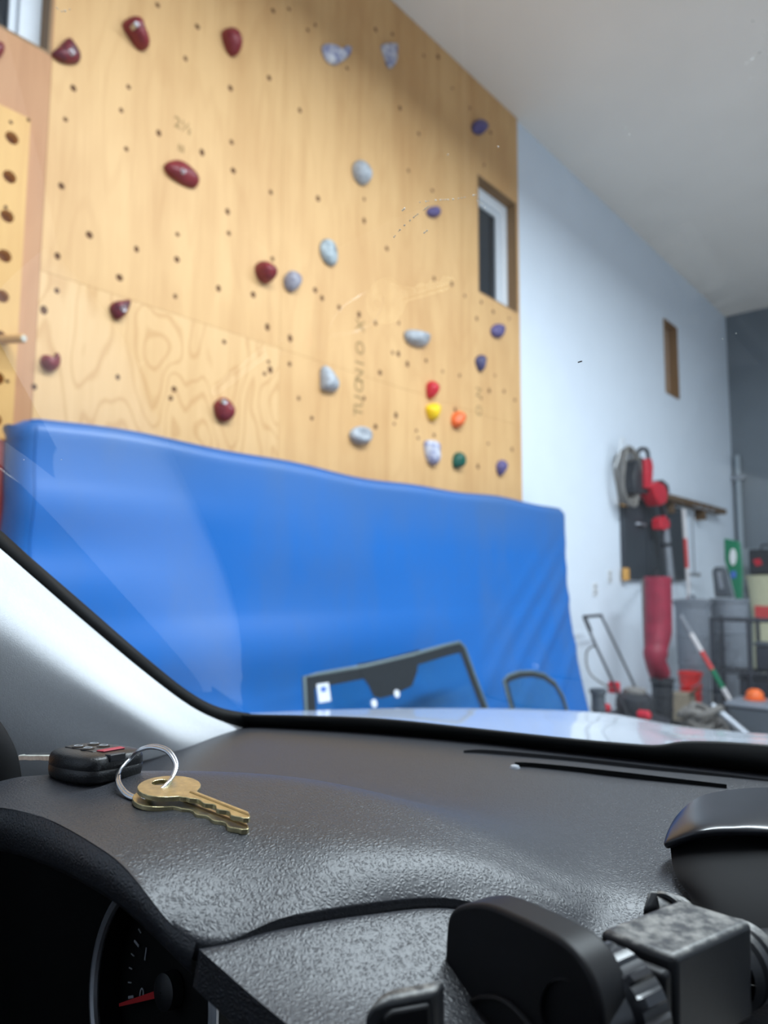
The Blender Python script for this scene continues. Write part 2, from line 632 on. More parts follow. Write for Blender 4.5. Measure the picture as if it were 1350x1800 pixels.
# peg board with rows of drilled holes
def peg_board():
    off = 0.04
    xr = wpt(47, 330, off).x
    ztop = wpt(50, 207, off).z
    holes = [wpt(px, py, off) for px, py in ((20, 242), (18, 311), (11, 379), (8, 450), (4, 520), (0, 592), (-3, 665))]
    xc = sum(h.x for h in holes) / len(holes)
    dz = (holes[0].z - holes[-1].z) / (len(holes) - 1)
    zc = [holes[0].z - dz * i for i in range(9)]
    t = Thing('peg_board', 'varnished pine peg board with drilled holes, beside the plywood at left edge', 'peg board', (xc, -off, zc[-1] - dz / 2))
    mb = MB()
    R, n = 0.0245, 24
    cols = [xc, xc - 0.2]
    for cx in cols:
        x0, x1 = cx - 0.1, cx + (0.1 if cx != xc else xr - xc)
        for k, z in enumerate(zc):
            z0 = z - dz / 2
            z1 = z + dz / 2 if k else ztop
            sq, ci = [], []
            for q in range(n):
                an = 2 * math.pi * (q + 0.5) / n
                ca, sa = math.cos(an), math.sin(an)
                kx = ((x1 - cx) if ca > 0 else (cx - x0)) / max(abs(ca), 1e-6)
                kz = ((z1 - z) if sa > 0 else (z - z0)) / max(abs(sa), 1e-6)
                m = min(kx, kz)
                sq.append((cx + ca * m, sa * m + z))
                ci.append((cx + ca * R, z + sa * R))
            corners = [(x1, z1), (x0, z1), (x0, z0), (x1, z0)]
            for y, rev in ((-off, 0), (-0.001, 1)):
                vs_ = [(p[0], y, p[1]) for p in sq] + [(p[0], y, p[1]) for p in ci] + [(p[0], y, p[1]) for p in corners]
                fs_ = []
                for q in range(n):
                    q2 = (q + 1) % n
                    same = abs(sq[q][0] - sq[q2][0]) < 1e-6 or abs(sq[q][1] - sq[q2][1]) < 1e-6
                    if same:
                        fs_.append((q, q2, n + q2, n + q))
                    else:
                        mx, mz = (sq[q][0] + sq[q2][0]) / 2, (sq[q][1] + sq[q2][1]) / 2
                        ic = min(range(4), key=lambda i: (corners[i][0] - mx) ** 2 + (corners[i][1] - mz) ** 2)
                        fs_.append((q, 2 * n + ic, q2, n + q2, n + q))
                mb.add(vs_, fs_)
            mb.add([(p[0], -off, p[1]) for p in ci] + [(p[0], -0.001, p[1]) for p in ci],
                   [(q, (q + 1) % n, n + (q + 1) % n, n + q) for q in range(n)])
    xl, zb = cols[-1] - 0.1, zc[-1] - dz / 2
    q = lambda *p: mb.add(p, [(0, 1, 2, 3)])
    q((xr, -off, zb), (xr, -0.001, zb), (xr, -0.001, ztop), (xr, -off, ztop))
    q((xl, -off, zb), (xl, -0.001, zb), (xl, -0.001, ztop), (xl, -off, ztop))
    q((xl, -off, ztop), (xr, -off, ztop), (xr, -0.001, ztop), (xl, -0.001, ztop))
    q((xl, -off, zb), (xr, -off, zb), (xr, -0.001, zb), (xl, -0.001, zb))
    t.part('board', mb, M['pine'])
    for px, py in ((52, 211), (21, 215), (12, 364), (15, 670)):
        c = wpt(px - 2, py, off)
        t.part('screw', MB().lathe([(0.004, 0.002), (0.007, -0.0015), (0.005, -0.003)], (c.x, -off, c.z), 10, 'Y'), M['hole'])
    zp = zc[5]
    pg = MB()
    tip = wpt(42, 595, off + 0.1)
    root = Vector((xc, -off + 0.03, zp - 0.004))
    d = (tip - root)
    pg.tube([root, root + d * 0.97, tip], [0.0165, 0.0165, 0.013], 16)
    T = Thing('peg', 'wooden dowel peg sticking out of the pine peg board', 'peg', root)
    T.part('dowel', pg, M['pine'])
    T.part('worn_end', MB().tube([tip - d * 0.005, tip + d * 0.02], [0.0132, 0.011], 16), M['chalk'])


M['chalk'] = plain('chalk', sl(196, 190, 176), 0.9, var=0.1, scale=60)
peg_board()

# ------------------------------------------------------------------ climbing holds
def hold_mat(name, c1, c2=None, amt=0.5, rough=0.5):
    t = NT(name)
    v = t.coords()
    f = t.noise(v, 22, 4, 0.6)
    c2 = c2 or tuple(x * 0.6 for x in c1[:3]) + (1,)
    t.set(col=t.ramp(f, [(0.5 - 0.12, c1), (0.5 + 0.18 * (1.5 - amt), c2)]), rough=rough)
    t.bump(t.noise(v, 160, 3), 0.25, 0.002)
    return t.m


HM = {'maroon': hold_mat('maroon_resin', sl(132, 42, 48), sl(104, 30, 38), 0.4, 0.4),
      'maroon_chalk': hold_mat('maroon_rubbed_resin', sl(124, 44, 52), sl(70, 38, 50), 0.8, 0.4),
      'grey': hold_mat('grey_resin', sl(176, 180, 186), sl(134, 138, 146), 0.5),
      'greydark': hold_mat('grey_marbled_resin', sl(176, 186, 190), sl(112, 122, 130), 0.8),
      'purplegrey': hold_mat('mauve_grey_resin', sl(160, 158, 166), sl(120, 114, 130), 0.8),
      'marble': hold_mat('white_blue_resin', sl(212, 212, 218), sl(120, 124, 166), 0.9),
      'purple': hold_mat('purple_resin', sl(98, 88, 136), sl(74, 66, 112), 0.5),
      'navy': hold_mat('dark_purple_resin', sl(72, 68, 108), sl(52, 50, 84), 0.5),
      'red': hold_mat('bright_red_resin', sl(206, 36, 52), sl(168, 22, 36), 0.5, 0.4),
      'yellow': hold_mat('yellow_resin', sl(250, 206, 14), sl(224, 176, 4), 0.5, 0.4),
      'orange': hold_mat('orange_resin', sl(238, 110, 48), sl(212, 84, 30), 0.5, 0.4),
      'green': hold_mat('green_resin', sl(14, 92, 76), sl(4, 64, 54), 0.5, 0.4)}


def hold(label, outline, H, mat, bolt=None, group=None, hollow=None, power=0.5, lean=0.0):
    """a moulded grip: outline in pixels, domed towards the room"""
    o3 = [wpt(px, py, H * 0.4) for px, py in outline]
    o3 = spline([Vector((p.x, 0, p.z)) for p in o3], 5, closed=True)
    c = sum(o3, Vector()) / len(o3)
    rows = []
    prof = [(1.0, 0.0), (1.04, 0.12), (1.03, 0.3), (0.96, 0.5), (0.82, 0.72), (0.62, 0.88), (0.4, 0.97), (0.18, 1.0), (0.02, 1.0)]
    rnd = random.Random(label)
    ph = [rnd.uniform(0, 6.28) for _ in range(4)]
    for r, h in prof:
        row = []
        for k, p in enumerate(o3):
            an = 2 * math.pi * k / len(o3)
            w = 1 + 0.05 * math.sin(3 * an + ph[0]) * h
            d = (p - c) * r * w
            y = -H * h * (1 + 0.14 * math.sin(2 * an + ph[1]) * r + lean * d.z / 0.08)
            if hollow:
                hp = wpt(hollow[0], hollow[1], H * 0.8)
                q = math.hypot((c + d).x - hp.x, (c + d).z - hp.z) / hollow[2]
                y += H * 0.75 * math.exp(-q * q * 1.2) * (h ** 2)
            row.append(Vector((c.x + d.x, min(y, 0.0), c.z + d.z)))
        rows.append(row)
    t = Thing('climbing_hold', label, 'climbing hold', (c.x, 0, c.z), group=group or 'climbing holds bolted to the plywood')
    body = t.part('grip', MB().grid(rows, wrap=True), HM[mat], sharp=2.0, subsurf=1)
    if bolt:
        b = wpt(bolt[0], bolt[1], H * 1.0)
        t.part('bolt', MB().lathe([(0.012, 0.012), (0.0125, -0.002), (0.010, -0.004), (0.007, -0.003), (0.005, 0.002)], (b.x, -H * 0.97, b.z), 14, 'Y'), M['bolt'], label='steel bolt head') if False else \
            t.part('bolt', MB().lathe([(0.012, 0.03), (0.0125, -0.002), (0.010, -0.004), (0.007, -0.003), (0.005, 0.002)], (b.x, -H * 0.98, b.z), 14, 'Y'), M['bolt'])
    return t


def oval(cx, cy, rx, ry, tilt=0.0, n=10):
    a = math.radians(tilt)
    return [(cx + rx * math.cos(q) * math.cos(a) - ry * math.sin(q) * math.sin(a), cy + rx * math.cos(q) * math.sin(a) + ry * math.sin(q) * math.cos(a))
            for q in [2 * math.pi * i / n for i in range(n)]]


hold('three-cornered maroon hold rubbed dark in the middle, next to the wooden window jamb', [(94, 92), (107, 79), (121, 66), (132, 78), (142, 96), (139, 108), (124, 110), (106, 104)], 0.045, 'maroon_chalk', (126, 92))
hold('long maroon hold hanging out over its own shadow, second from the left along the top', [(221, 36), (230, 30), (242, 34), (250, 50), (260, 66), (263, 80), (254, 84), (243, 76), (232, 60), (224, 48)], 0.075, 'maroon', (240, 43), lean=0.1)
hold('slim upright maroon hold at the top, third of the top row from the left', [(395, 56), (400, 48), (408, 48), (417, 60), (424, 78), (422, 91), (412, 95), (402, 82)], 0.07, 'maroon')
hold('large pointed maroon hold with a shiny bolt under the faded number stamp', [(292, 290), (300, 283), (316, 281), (332, 290), (346, 306), (350, 318), (344, 328), (328, 324), (310, 313), (297, 302)], 0.05, 'maroon', (322, 301))
hold('oval maroon hold standing far off the plywood, touching distance from a mauve-grey hold', oval(469, 477, 12, 20, -25), 0.085, 'maroon')
hold('small maroon hold with pale bolt, darkened at its tip, above the swirling grain', [(196, 540), (201, 531), (215, 528), (231, 527), (226, 544), (218, 556), (209, 561), (200, 553)], 0.045, 'maroon_chalk', (217, 543))
hold('crescent-shaped maroon hold open at the top, lowest at far left', [(74, 634), (77, 624), (83, 624), (90, 632), (98, 627), (101, 619), (107, 630), (104, 645), (92, 652), (80, 646)], 0.045, 'maroon')
hold('round maroon hold with a bolt at its top, just above the blue mat', [(380, 712), (386, 702), (397, 699), (408, 708), (412, 722), (408, 736), (396, 741), (384, 732)], 0.055, 'maroon', (395, 706))
hold('brick-red hold cut off by the left edge of the picture, below the window', oval(-6, 86, 14, 16, 10), 0.04, 'maroon')
hold('crescent-shaped white and blue marbled hold near the ceiling', [(570, 88), (571, 78), (579, 77), (590, 87), (601, 91), (607, 82), (613, 79), (619, 83), (615, 96), (604, 106), (592, 112), (578, 106)], 0.05, 'marble')
hold('wedge-shaped white and blue marbled hold nearest the ceiling slope', [(673, 79), (684, 76), (698, 77), (699, 92), (697, 108), (690, 118), (684, 114), (679, 100)], 0.05, 'marble')
hold('pale grey oval hold, highest of the plain grey ones', oval(638, 302, 12, 22, -18), 0.07, 'grey')
hold('grey hold with dark streaks, upright oval above a mauve-grey one', oval(580, 443, 13, 24, -18), 0.045, 'greydark')
hold('squat mauve-grey hold right beside a maroon oval one', oval(516, 493, 13, 18, 0), 0.055, 'purplegrey')
hold('grey ledge-shaped hold lying on its side, left of the dark purple ones', [(716, 584), (724, 579), (740, 583), (753, 590), (755, 601), (746, 608), (731, 605), (719, 597)], 0.07, 'grey', lean=0.3)
hold('grey bell-shaped hold wider at its foot, beside the vertical stamp', [(568, 650), (573, 643), (580, 646), (587, 660), (595, 676), (592, 687), (580, 686), (569, 682), (568, 666)], 0.06, 'grey', lean=-0.2)
hold('pale grey jug hold with a hollow top, below the vertical stamp', oval(637, 765, 18, 15, 18), 0.065, 'grey', hollow=(640, 757, 0.035))
hold('two-tone hold, white above and mauve below, left of the green hold', [(750, 778), (758, 774), (770, 777), (772, 790), (774, 806), (768, 816), (758, 813), (752, 798)], 0.06, 'marble')
hold('round purple hold highest on the right, near the ceiling', oval(845, 222, 12, 13, 0), 0.06, 'purple')
hold('small pale purple hold left of the little window', oval(764, 372, 11, 9, 15), 0.05, 'purple')
hold('round purple hold below the little window', oval(877, 581, 11, 12, 0), 0.05, 'purple')
hold('dark purple hold pointed at its foot, beneath the round purple one', [(839, 634), (842, 626), (848, 624), (854, 630), (853, 640), (848, 652), (843, 648)], 0.05, 'navy')
hold('narrow purple hold lowest at the right edge of the plywood', [(876, 818), (880, 810), (887, 809), (890, 818), (887, 830), (881, 836), (877, 828)], 0.05, 'purple')
hold('small bright red hold just above the yellow one', [(754, 682), (756, 672), (763, 669), (768, 676), (769, 688), (764, 698), (756, 698)], 0.06, 'red')
hold('small yellow hold between the bright red and the two-tone hold', [(753, 718), (757, 711), (766, 709), (772, 715), (772, 728), (766, 738), (758, 735)], 0.06, 'yellow')
hold('small orange hold right of the yellow one', [(798, 738), (801, 727), (809, 723), (817, 730), (816, 742), (810, 751), (801, 749)], 0.06, 'orange')
hold('small dark green hold beneath the orange one', [(800, 810), (803, 798), (810, 795), (817, 800), (816, 814), (811, 822), (802, 821)], 0.06, 'green')

# ------------------------------------------------------------------ the crash mats
def vinyl(name, base, dirt, rough=0.42):
    t = NT(name)
    v = t.coords()
    v2 = t.coords((1, 1, 0.35))
    f = t.noise(v2, 3.0, 5, 0.6)
    g = t.noise(v, 1.1, 3, 0.5)
    tc = t.n('ShaderNodeTexCoord')
    sp = t.n('ShaderNodeSeparateXYZ')
    t.l(tc.outputs['Object'], sp.inputs[0])
    c = t.mix(t.math('MULTIPLY', t.math('SUBTRACT', f, 0.45), 0.9), base, dirt)
    # grime rubbed into the upper edge of the cover
    up = t.math('MULTIPLY', t.math('SUBTRACT', sp.outputs[2], 1.45), 2.2)
    up = t.math('MULTIPLY', up, g)
    nd = t.n('ShaderNodeClamp')
    t.l(up, nd.inputs[0])
    nd.inputs[2].default_value = 0.5
    c = t.mix(nd.outputs[0], c, dirt)
    t.set(col=c, rough=rough, spec=0.45)
    t.bump(t.noise(v, 220, 2), 0.08, 0.001)
    return t.m


M['blue'] = vinyl('blue_vinyl', sl(20, 100, 180), sl(84, 104, 128))
M['redvinyl'] = vinyl('red_vinyl', sl(176, 60, 58), sl(140, 70, 60))

MS0, MS1 = wpt(46, 742, 0.28).x, wpt(995, 895, 0.28).x
MTOP = 1.815
_prof = [spt(px, py, MS1) for px, py in ((995, 895), (998, 980), (1003, 1060), (1015, 1140), (1028, 1200), (1040, 1250))]
_prof = [(-p.y, p.z) for p in _prof] + [(0.50, 0.15), (0.53, 0.0)]


def mat_off(z):
    for (o1, z1), (o2, z2) in zip(_prof, _prof[1:]):
        if z >= z2:
            k = (z1 - z) / (z1 - z2)
            return o1 + (o2 - o1) * max(0.0, k)
    return _prof[-1][0]


def gauss(x, c, w):
    return math.exp(-((x - c) / w) ** 2)


def wrinkle(s, z):
    u = (s - MS0) / (MS1 - MS0)
    w = 0.0
    # long sagging folds across the lower half
    w += 0.020 * math.sin((z * 13.0) + 1.2 * math.sin(s * 1.3)) * gauss(z, 0.75, 0.5) * gauss(u, 0.15, 0.45)
    w += 0.016 * gauss(z, 0.62 + 0.06 * math.sin(s * 2.1), 0.07) * gauss(u, 0.45, 0.3) * -1
    # diagonal pull folds towards the lower right corner
    q = (z - 0.35) - (s - (MS1 - 1.1)) * 0.75
    for c, a in ((-0.35, 0.012), (0.0, 0.016), (0.22, 0.014), (0.42, 0.016), (0.62, 0.010)):
        w += a * gauss(q, c, 0.055) * gauss(u, 0.93, 0.24) * gauss(z, 0.85, 0.6)
    # short puckers at the left end seam
    w += 0.010 * math.sin(z * 21 + 0.8) * gauss(u, 0.0, 0.16) * (1 if z < 1.62 else 0.3)
    w += 0.004 * math.sin(s * 5.1 + z * 3) * math.sin(z * 4.3 - s)
    return w


def crash_mat():
    t = Thing('crash_mat', 'big blue vinyl crash mat leaning against the plywood, folds sagging at its foot', 'crash mat', (MS0, -0.4, 0))
    T = 0.14
    nx, nz = 150, 84
    rows = []
    for j in range(nz + 1):
        z = MTOP * (1 - j / nz)
        row = []
        for i in range(nx + 1):
            u = i / nx
            s = MS0 + (MS1 - MS0) * u
            e = min(u, 1 - u) * (MS1 - MS0)
            rnd = 0.03 * max(0, 1 - e / 0.035) ** 2 + 0.03 * max(0, 1 - (MTOP - z) / 0.035) ** 2
            sag = 0.012 * math.sin(s * 2.4 + 0.5) + 0.006 * math.sin(s * 7.0)
            zz = z - 0.02 * max(0, 1 - e / 0.05) ** 2 * (1 if j < 3 else 0) + sag * (z / MTOP) ** 8
            row.append(Vector((s, -(mat_off(z) + wrinkle(s, z) - rnd), zz)))
        rows.append(row)
    back = [[Vector((p.x, p.y + T + 0.0, p.z)) for p in r] for r in rows]
    mb = MB().grid(rows)
    top = [[Vector((p.x, p.y * (1 - k) + q.y * k, p.z + 0.012 * math.sin(math.pi * k))) for p, q in zip(rows[0], back[0])] for k in (0, 0.15, 0.4, 0.7, 1.0)]
    mb.grid(top)
    mb.grid([[p * (1 - k) + q * k for p, q in zip(rows[-1], back[-1])] for k in (0, 1)])
    for idx, sgn in ((0, -1), (-1, 1)):
        mb.grid([[Vector((r[idx].x + sgn * 0.02 * math.sin(math.pi * k), r[idx].y * (1 - k) + b[idx].y * k, r[idx].z + (0.012 * math.sin(math.pi * k) if q == 0 else 0)))
                  for q, (r, b) in enumerate(zip(rows, back))] for k in (0, 0.15, 0.4, 0.7, 1.0)])
    mb.grid(back)
    t.part('cover', mb, M['blue'], sharp=1.0)
    # piped seams along the edges
    t.part('seam', MB().tube([r[1] + Vector((0.012, -0.002, 0)) for r in rows[1:]], 0.0035, 6), M['blue'])
    t.part('seam', MB().tube([p + Vector((0, 0, 0.003)) for p in rows[0][1:-1]], 0.0035, 6), M['blue'])
    # the red mat behind it
    t2 = Thing('crash_mat', 'dull red vinyl mat squeezed behind the blue mat, seen at its left end', 'crash mat', (MS0, -0.1, 0))
    poly = [(MS0 - 0.03 + x, y, z) for x, y, z in ((0, -0.135, 0.0), (0, -0.045, 0.0), (0, -0.045, 1.7), (0, -0.06, 1.755), (0, -0.11, 1.76), (0, -0.135, 1.72))]
    t2.part('cover', MB().prism(poly, (MS1 - MS0 - 0.3, 0, 0)), M['redvinyl'], bevel=0.012)
    t2.part('handle', MB().tube([(MS0 - 0.035, -0.07, 0.9), (MS0 - 0.06, -0.07, 0.95), (MS0 - 0.06, -0.07, 1.1), (MS0 - 0.035, -0.07, 1.15)], 0.012, 8, flat=0.4), M['black'])


crash_mat()

# ------------------------------------------------------------------ the car: seen from the driver's seat
SC = 0.9


def W(px, py, d):
    """point on a pixel's ray at forward distance d (world)"""
    r = ray(px, py)
    return CAM + r * (d * SC / r.y)


def rows_of(tab):
    return [[W(*p) for p in r] for r in tab]


def leather(name, col, grain, rough, depth):
    t = NT(name)
    v = t.coords()
    w = t.noise(v, 90, 2)
    vv = t.n('ShaderNodeTexVoronoi', feature='DISTANCE_TO_EDGE')
    vv.inputs['Scale'].default_value = grain
    mx = t.n('ShaderNodeMix', data_type='VECTOR')
    mx.inputs[0].default_value = 0.004
    t.l(v, mx.inputs[4])
    nc = t.n('ShaderNodeTexNoise')
    nc.inputs['Scale'].default_value = 260
    t.l(v, nc.inputs['Vector'])
    t.l(nc.outputs['Color'], mx.inputs[5])
    t.l(mx.outputs[1], vv.inputs['Vector'])
    e = t.ramp(vv.outputs[0], [(0.0, (0, 0, 0, 1)), (0.5, (1, 1, 1, 1))])
    e.node.color_ramp.interpolation = 'EASE'
    h = t.math('ADD', e, t.math('MULTIPLY', t.noise(v, grain * 2.2, 3), 0.25))
    dk = tuple(c * 0.9 for c in col[:3]) + (1,)
    t.set(col=t.ramp(w, [(0.3, dk), (0.7, col)]), rough=rough, spec=0.5)
    t.bump(h, 0.55, depth)
    return t.m


M['leather'] = leather('dash_leather', sl(41, 42, 47), 560, 0.43, 0.00026)
M['dash_plain'] = leather('dash_plastic', sl(40, 40, 42), 1500, 0.45, 0.0001)
M['trim_cloth'] = plain('pillar_fabric', sl(206, 208, 212), 0.8, var=0.03, scale=300, bump=0.25, spec=0.3)
M['gloss_black'] = plain('smooth_black_plastic', sl(30, 31, 36), 0.28, var=0.1)
M['seal'] = plain('rubber_seal', sl(7, 8, 9), 0.65, var=0.1, spec=0.2)
M['paint'] = plain('silver_white_paint', sl(198, 206, 218), 0.22, var=0.02, scale=5, coat=0.6)
M['dial'] = plain('dial_face', sl(8, 8, 10), 0.6, var=0.1, spec=0.2)
M['dial_ring'] = plain('dial_ring', sl(150, 152, 158), 0.4, 0.6, var=0.05)
M['dial_print'] = plain('dial_print', sl(150, 154, 160), 0.6, var=0.02)
M['needle'] = plain('red_needle', sl(190, 40, 44), 0.5, var=0.05)
M['headliner'] = plain('headliner_cloth', sl(188, 188, 186), 0.9, var=0.03, scale=200, bump=0.1)
M['scratch'] = plain('glass_scratch', sl(240, 238, 228), 0.4, var=0.02)
M['speck'] = plain('dirt_speck', sl(40, 38, 36), 0.8, var=0.1)

M['bin_lens'] = plain('sensor_lens', sl(150, 154, 162), 0.3, var=0.02)
car = Thing('car', 'car with silver hood and black leather dashboard, seen from the driver\'s seat', 'car', (0, 0.35, 0), IDENT)

# --- dashboard top with the instrument hood swelling out of it
BASE = [(200, 1310, .68), (330, 1290, .735), (430, 1276, .785), (560, 1281, .765), (700, 1291, .735), (850, 1304, .70), (1000, 1321, .66), (1080, 1330, .64), (1250, 1349, .605), (1450, 1372, .56), (1750, 1405, .515)]
DASH = [
    BASE,
    [(-60, 1360, .58), (130, 1350, .62), (330, 1330, .63), (520, 1328, .63), (690, 1340, .61), (860, 1352, .60), (1010, 1368, .57), (1090, 1376, .56), (1250, 1392, .53), (1450, 1412, .505), (1750, 1450, .47)],
    [(-200, 1400, .52), (60, 1402, .522), (300, 1397, .53), (510, 1395, .53), (680, 1408, .51), (885, 1430, .485), (1035, 1450, .463), (1105, 1452, .46), (1250, 1460, .455), (1450, 1475, .44), (1750, 1510, .41)],
    [(-200, 1384, .405), (60, 1357, .42), (300, 1344, .43), (500, 1353, .43), (660, 1384, .412), (860, 1450, .388), (1010, 1530, .368), (1085, 1550, .372), (1250, 1560, .37), (1450, 1580, .36), (1750, 1620, .335)],
    [(-200, 1405, .38), (60, 1376, .395), (290, 1385, .384), (490, 1398, .384), (650, 1425, .3725), (840, 1480, .358), (995, 1560, .350), (1078, 1590, .356), (1250, 1620, .345), (1450, 1640, .335), (1750, 1690, .31)],
    [(-200, 1425, .36), (50, 1396, .376), (260, 1428, .350), (470, 1462, .337), (630, 1476, .335), (820, 1506, .340), (988, 1580, .337), (1070, 1625, .342), (1250, 1670, .325), (1450, 1700, .31), (1750, 1760, .29)],
    [(-200, 1432, .352), (20, 1411, .366), (215, 1490, .3125), (415, 1560, .3075), (590, 1545, .314), (805, 1547, .327), (972, 1608, .328), (1062, 1664, .328), (1250, 1735, .30), (1450, 1780, .29), (1750, 1840, .27)],
    [(-200, 1436, .348), (8, 1416, .362), (190, 1500, .307), (345, 1655, .285), (520, 1608, .2985), (780, 1579, .319), (950, 1630, .318), (1050, 1712, .312), (1250, 1800, .28), (1450, 1850, .27), (1750, 1900, .25)],
]
LAT = Vector((0.94, -0.34, 0))                       # towards the passenger side
dash_rows = [r + [r[-1] + LAT * 0.25, r[-1] + LAT * 0.62 + Vector((-0.02, -0.03, 0))] for r in rows_of(DASH)]
rr = patch(dash_rows, 14, 12)


def relax(rows, n, w=0.5):
    """iron small waves out of a control-point surface, borders kept"""
    for _ in range(n):
        new = [list(r) for r in rows]
        for i in range(1, len(rows) - 1):
            for j in range(1, len(rows[0]) - 1):
                m = (rows[i - 1][j] + rows[i + 1][j] + rows[i][j - 1] + rows[i][j + 1]) / 4
                new[i][j] = rows[i][j] * (1 - w) + m * w
        rows = new
    return rows


rr = relax(rr, 75)
# rolled-under rear edge
lip = [[p + Vector((0, 0.0005 - 0.0016 * math.sin(k * 1.6) + 0.002 * k * k, -0.0062 * k)) * SC for p in rr[-1]] for k in (0.15, 0.4, 0.8, 1.2, 1.6)]
dash = car.part('dashboard_top', MB().grid(rr + lip), M['leather'], sharp=1.3)

# rear-facing lip of the instrument hood (around the dials)
edge = rr[-1][: 14 * 3 + 1]
low = spline([W(*p) for p in ((-200, 1500, .352), (0, 1496, .367), (180, 1572, .313), (337, 1712, .291))], 14)
vl = [[a * (1 - k) + b * k + Vector((0, -0.004 * math.sin(math.pi * k), 0)) for a, b in zip(edge, low)] for k in (0.02, 0.15, 0.35, 0.6, 0.85, 1.0)]
vl += [[p + Vector((0.006, 0.012, -0.001)) for p in low], [p + Vector((0.01, 0.06, 0.01)) for p in low]]
car.part('instrument_hood_lip', MB().grid(vl), M['leather'], sharp=1.3)

# stitched pad below the crease
PAD = [
    [(350, 1668, .2875), (430, 1648, .293), (520, 1628, .299), (650, 1608, .309), (800, 1598, .319), (960, 1647, .319), (1060, 1724, .313)],
    [(354, 1672, .282), (434, 1653, .288), (524, 1634, .294), (654, 1615, .304), (804, 1605, .313), (962, 1654, .313), (1062, 1732, .308)],
    [(395, 1708, .275), (480, 1700, .279), (575, 1690, .283), (700, 1690, .288), (840, 1690, .293), (985, 1720, .295), (1085, 1780, .292)],
    [(455, 1760, .265), (545, 1765, .266), (640, 1765, .269), (760, 1770, .272), (880, 1780, .276), (1010, 1800, .279), (1110, 1830, .278)],
    [(560, 1845, .248), (660, 1850, .249), (745, 1855, .250), (840, 1865, .253), (930, 1880, .256), (1050, 1890, .258), (1150, 1900, .258)],
]
pr = relax(patch(rows_of(PAD), 10, 10), 12)
car.part('knee_pad', MB().grid(pr), M['leather'], sharp=1.3)
pl = [r[0] for r in pr]
pe = [[p + Vector((-0.002 * k, 0.001 * k, -0.014 * k)) * SC for p in pl] for k in (0, 0.1, 0.5, 1.0)] + [[p + Vector((0.004, 0.06, -0.02)) for p in pl]]
car.part('pad_side', MB().grid(pe), M['leather'], sharp=1.3)

# cavity, dials
cav = [[W(-330, 1440, .40), W(0, 1440, .47), W(300, 1440, .47), W(560, 1600, .44)], [W(-330, 1900, .40), W(0, 1900, .47), W(300, 1900, .45), W(560, 1900, .42)],
       [W(-330, 2300, .30), W(0, 2300, .33), W(300, 2300, .31), W(560, 2300, .28)]]
car.part('instrument_cavity', MB().grid(cav), M['black_soft'])


gc = W(268, 1750, .405)
ga = math.radians(-40)
gh = Vector((math.cos(ga), math.sin(ga), 0))
gv = Vector((0.06, 0.16, 0.985)).normalized()
gn = gh.cross(gv).normalized()
if gn.dot(CAM - gc) < 0:
    gn = -gn                                       # towards the driver
GR = 0.0495


def gpt(x, y, h=0.0):
    return gc + gh * x + gv * y + gn * h


def circ(r, h, n=40):
    return [gpt(r * math.cos(a), r * math.sin(a), h) for a in [2 * math.pi * k / n for k in range(n)]]


cluster = car.part('gauge_face', MB().grid([circ(r, h) for r, h in ((GR, 0.0), (GR, -0.013), (0.02 * GR, -0.013))], wrap=True), M['dial'])
car.part('gauge_ring', MB().tube([gpt(GR * math.cos(a), GR * math.sin(a), 0.002) for a in [2 * math.pi * k / 64 for k in range(64)]], 0.0024, 8, closed=True), M['dial_ring'], parent=cluster)
GO = -0.0118
for ang, ch in ((203, '0'), (165, '1'), (126, '2')):
    a = math.radians(ang)
    cx_, cy_ = GR * 0.56 * math.cos(a), GR * 0.56 * math.sin(a)
    car.part('numeral', text_mesh(ch, 0.0085, lambda x, y, z, cx_=cx_, cy_=cy_: gpt(cx_ + x, cy_ + y, GO + z), 0.0002), M['dial_print'], parent=cluster)
for k in range(9):
    ang = 203 - 9.6 * k
    a = math.radians(ang)
    big = k % 4 == 0
    r0, r1 = (0.70 if big else 0.74) * GR, 0.80 * GR
    wd = 0.0006 if big else 0.0003
    ca, sa = math.cos(a), math.sin(a)
    q = [gpt(r0 * ca - wd * sa, r0 * sa + wd * ca, GO), gpt(r1 * ca - wd * sa, r1 * sa + wd * ca, GO), gpt(r1 * ca + wd * sa, r1 * sa - wd * ca, GO), gpt(r0 * ca + wd * sa, r0 * sa - wd * ca, GO)]
    car.part('tick', MB().prism(q, gn * 0.0004), M['dial_print'], parent=cluster)
ca, sa = math.cos(math.radians(206)), math.sin(math.radians(206))
pts = [gpt(r * GR * ca - w_ * sa, r * GR * sa + w_ * ca, -0.007) for r, w_ in ((0.10, 0.0016), (0.80, 0.0007), (0.80, -0.0007), (0.10, -0.0016))]
car.part('needle', MB().prism(pts, gn * 0.001), M['needle'], parent=cluster)
car.part('hub', MB().grid([circ(r, h, 24) for r, h in ((0.0085, -0.012), (0.008, -0.006), (0.005, -0.005), (0.0004, -0.0045))], wrap=True), M['black'], parent=cluster)

# --- defroster slot, its raised far rail, front trim strip, light sensor
slot = [[W(px, py + dy, d) + Vector((0, 0, dz)) for px, py, d in ((905, 1351, .607), (930, 1351.5, .606), (1000, 1358, .592), (1080, 1367, .576), (1180, 1379, .557), (1278, 1391, .54))] for dy, dz in ((-4, 0.003), (7, 0.003), (7, -0.004))]
car.part('defroster_slot', MB().grid([spline(r, 5) for r in slot]), M['seal'])
rail = [[W(px, py + dy, d) + Vector((0, 0, dz)) for px, py, d in ((815, 1329, .655), (860, 1328, .652), (1000, 1341, .626), (1150, 1358, .595), (1290, 1374, .57), (1460, 1396, .54), (1700, 1425, .5))]
        for dy, dz in ((-3, 0.0005), (-1, 0.004), (3, 0.005), (12, 0.004), (13, 0.0))]
car.part('defroster_rail', MB().grid([spline(r, 6) for r in rail]), M['dash_plain'], sharp=1.2)
sc = W(905, 1353, .604)
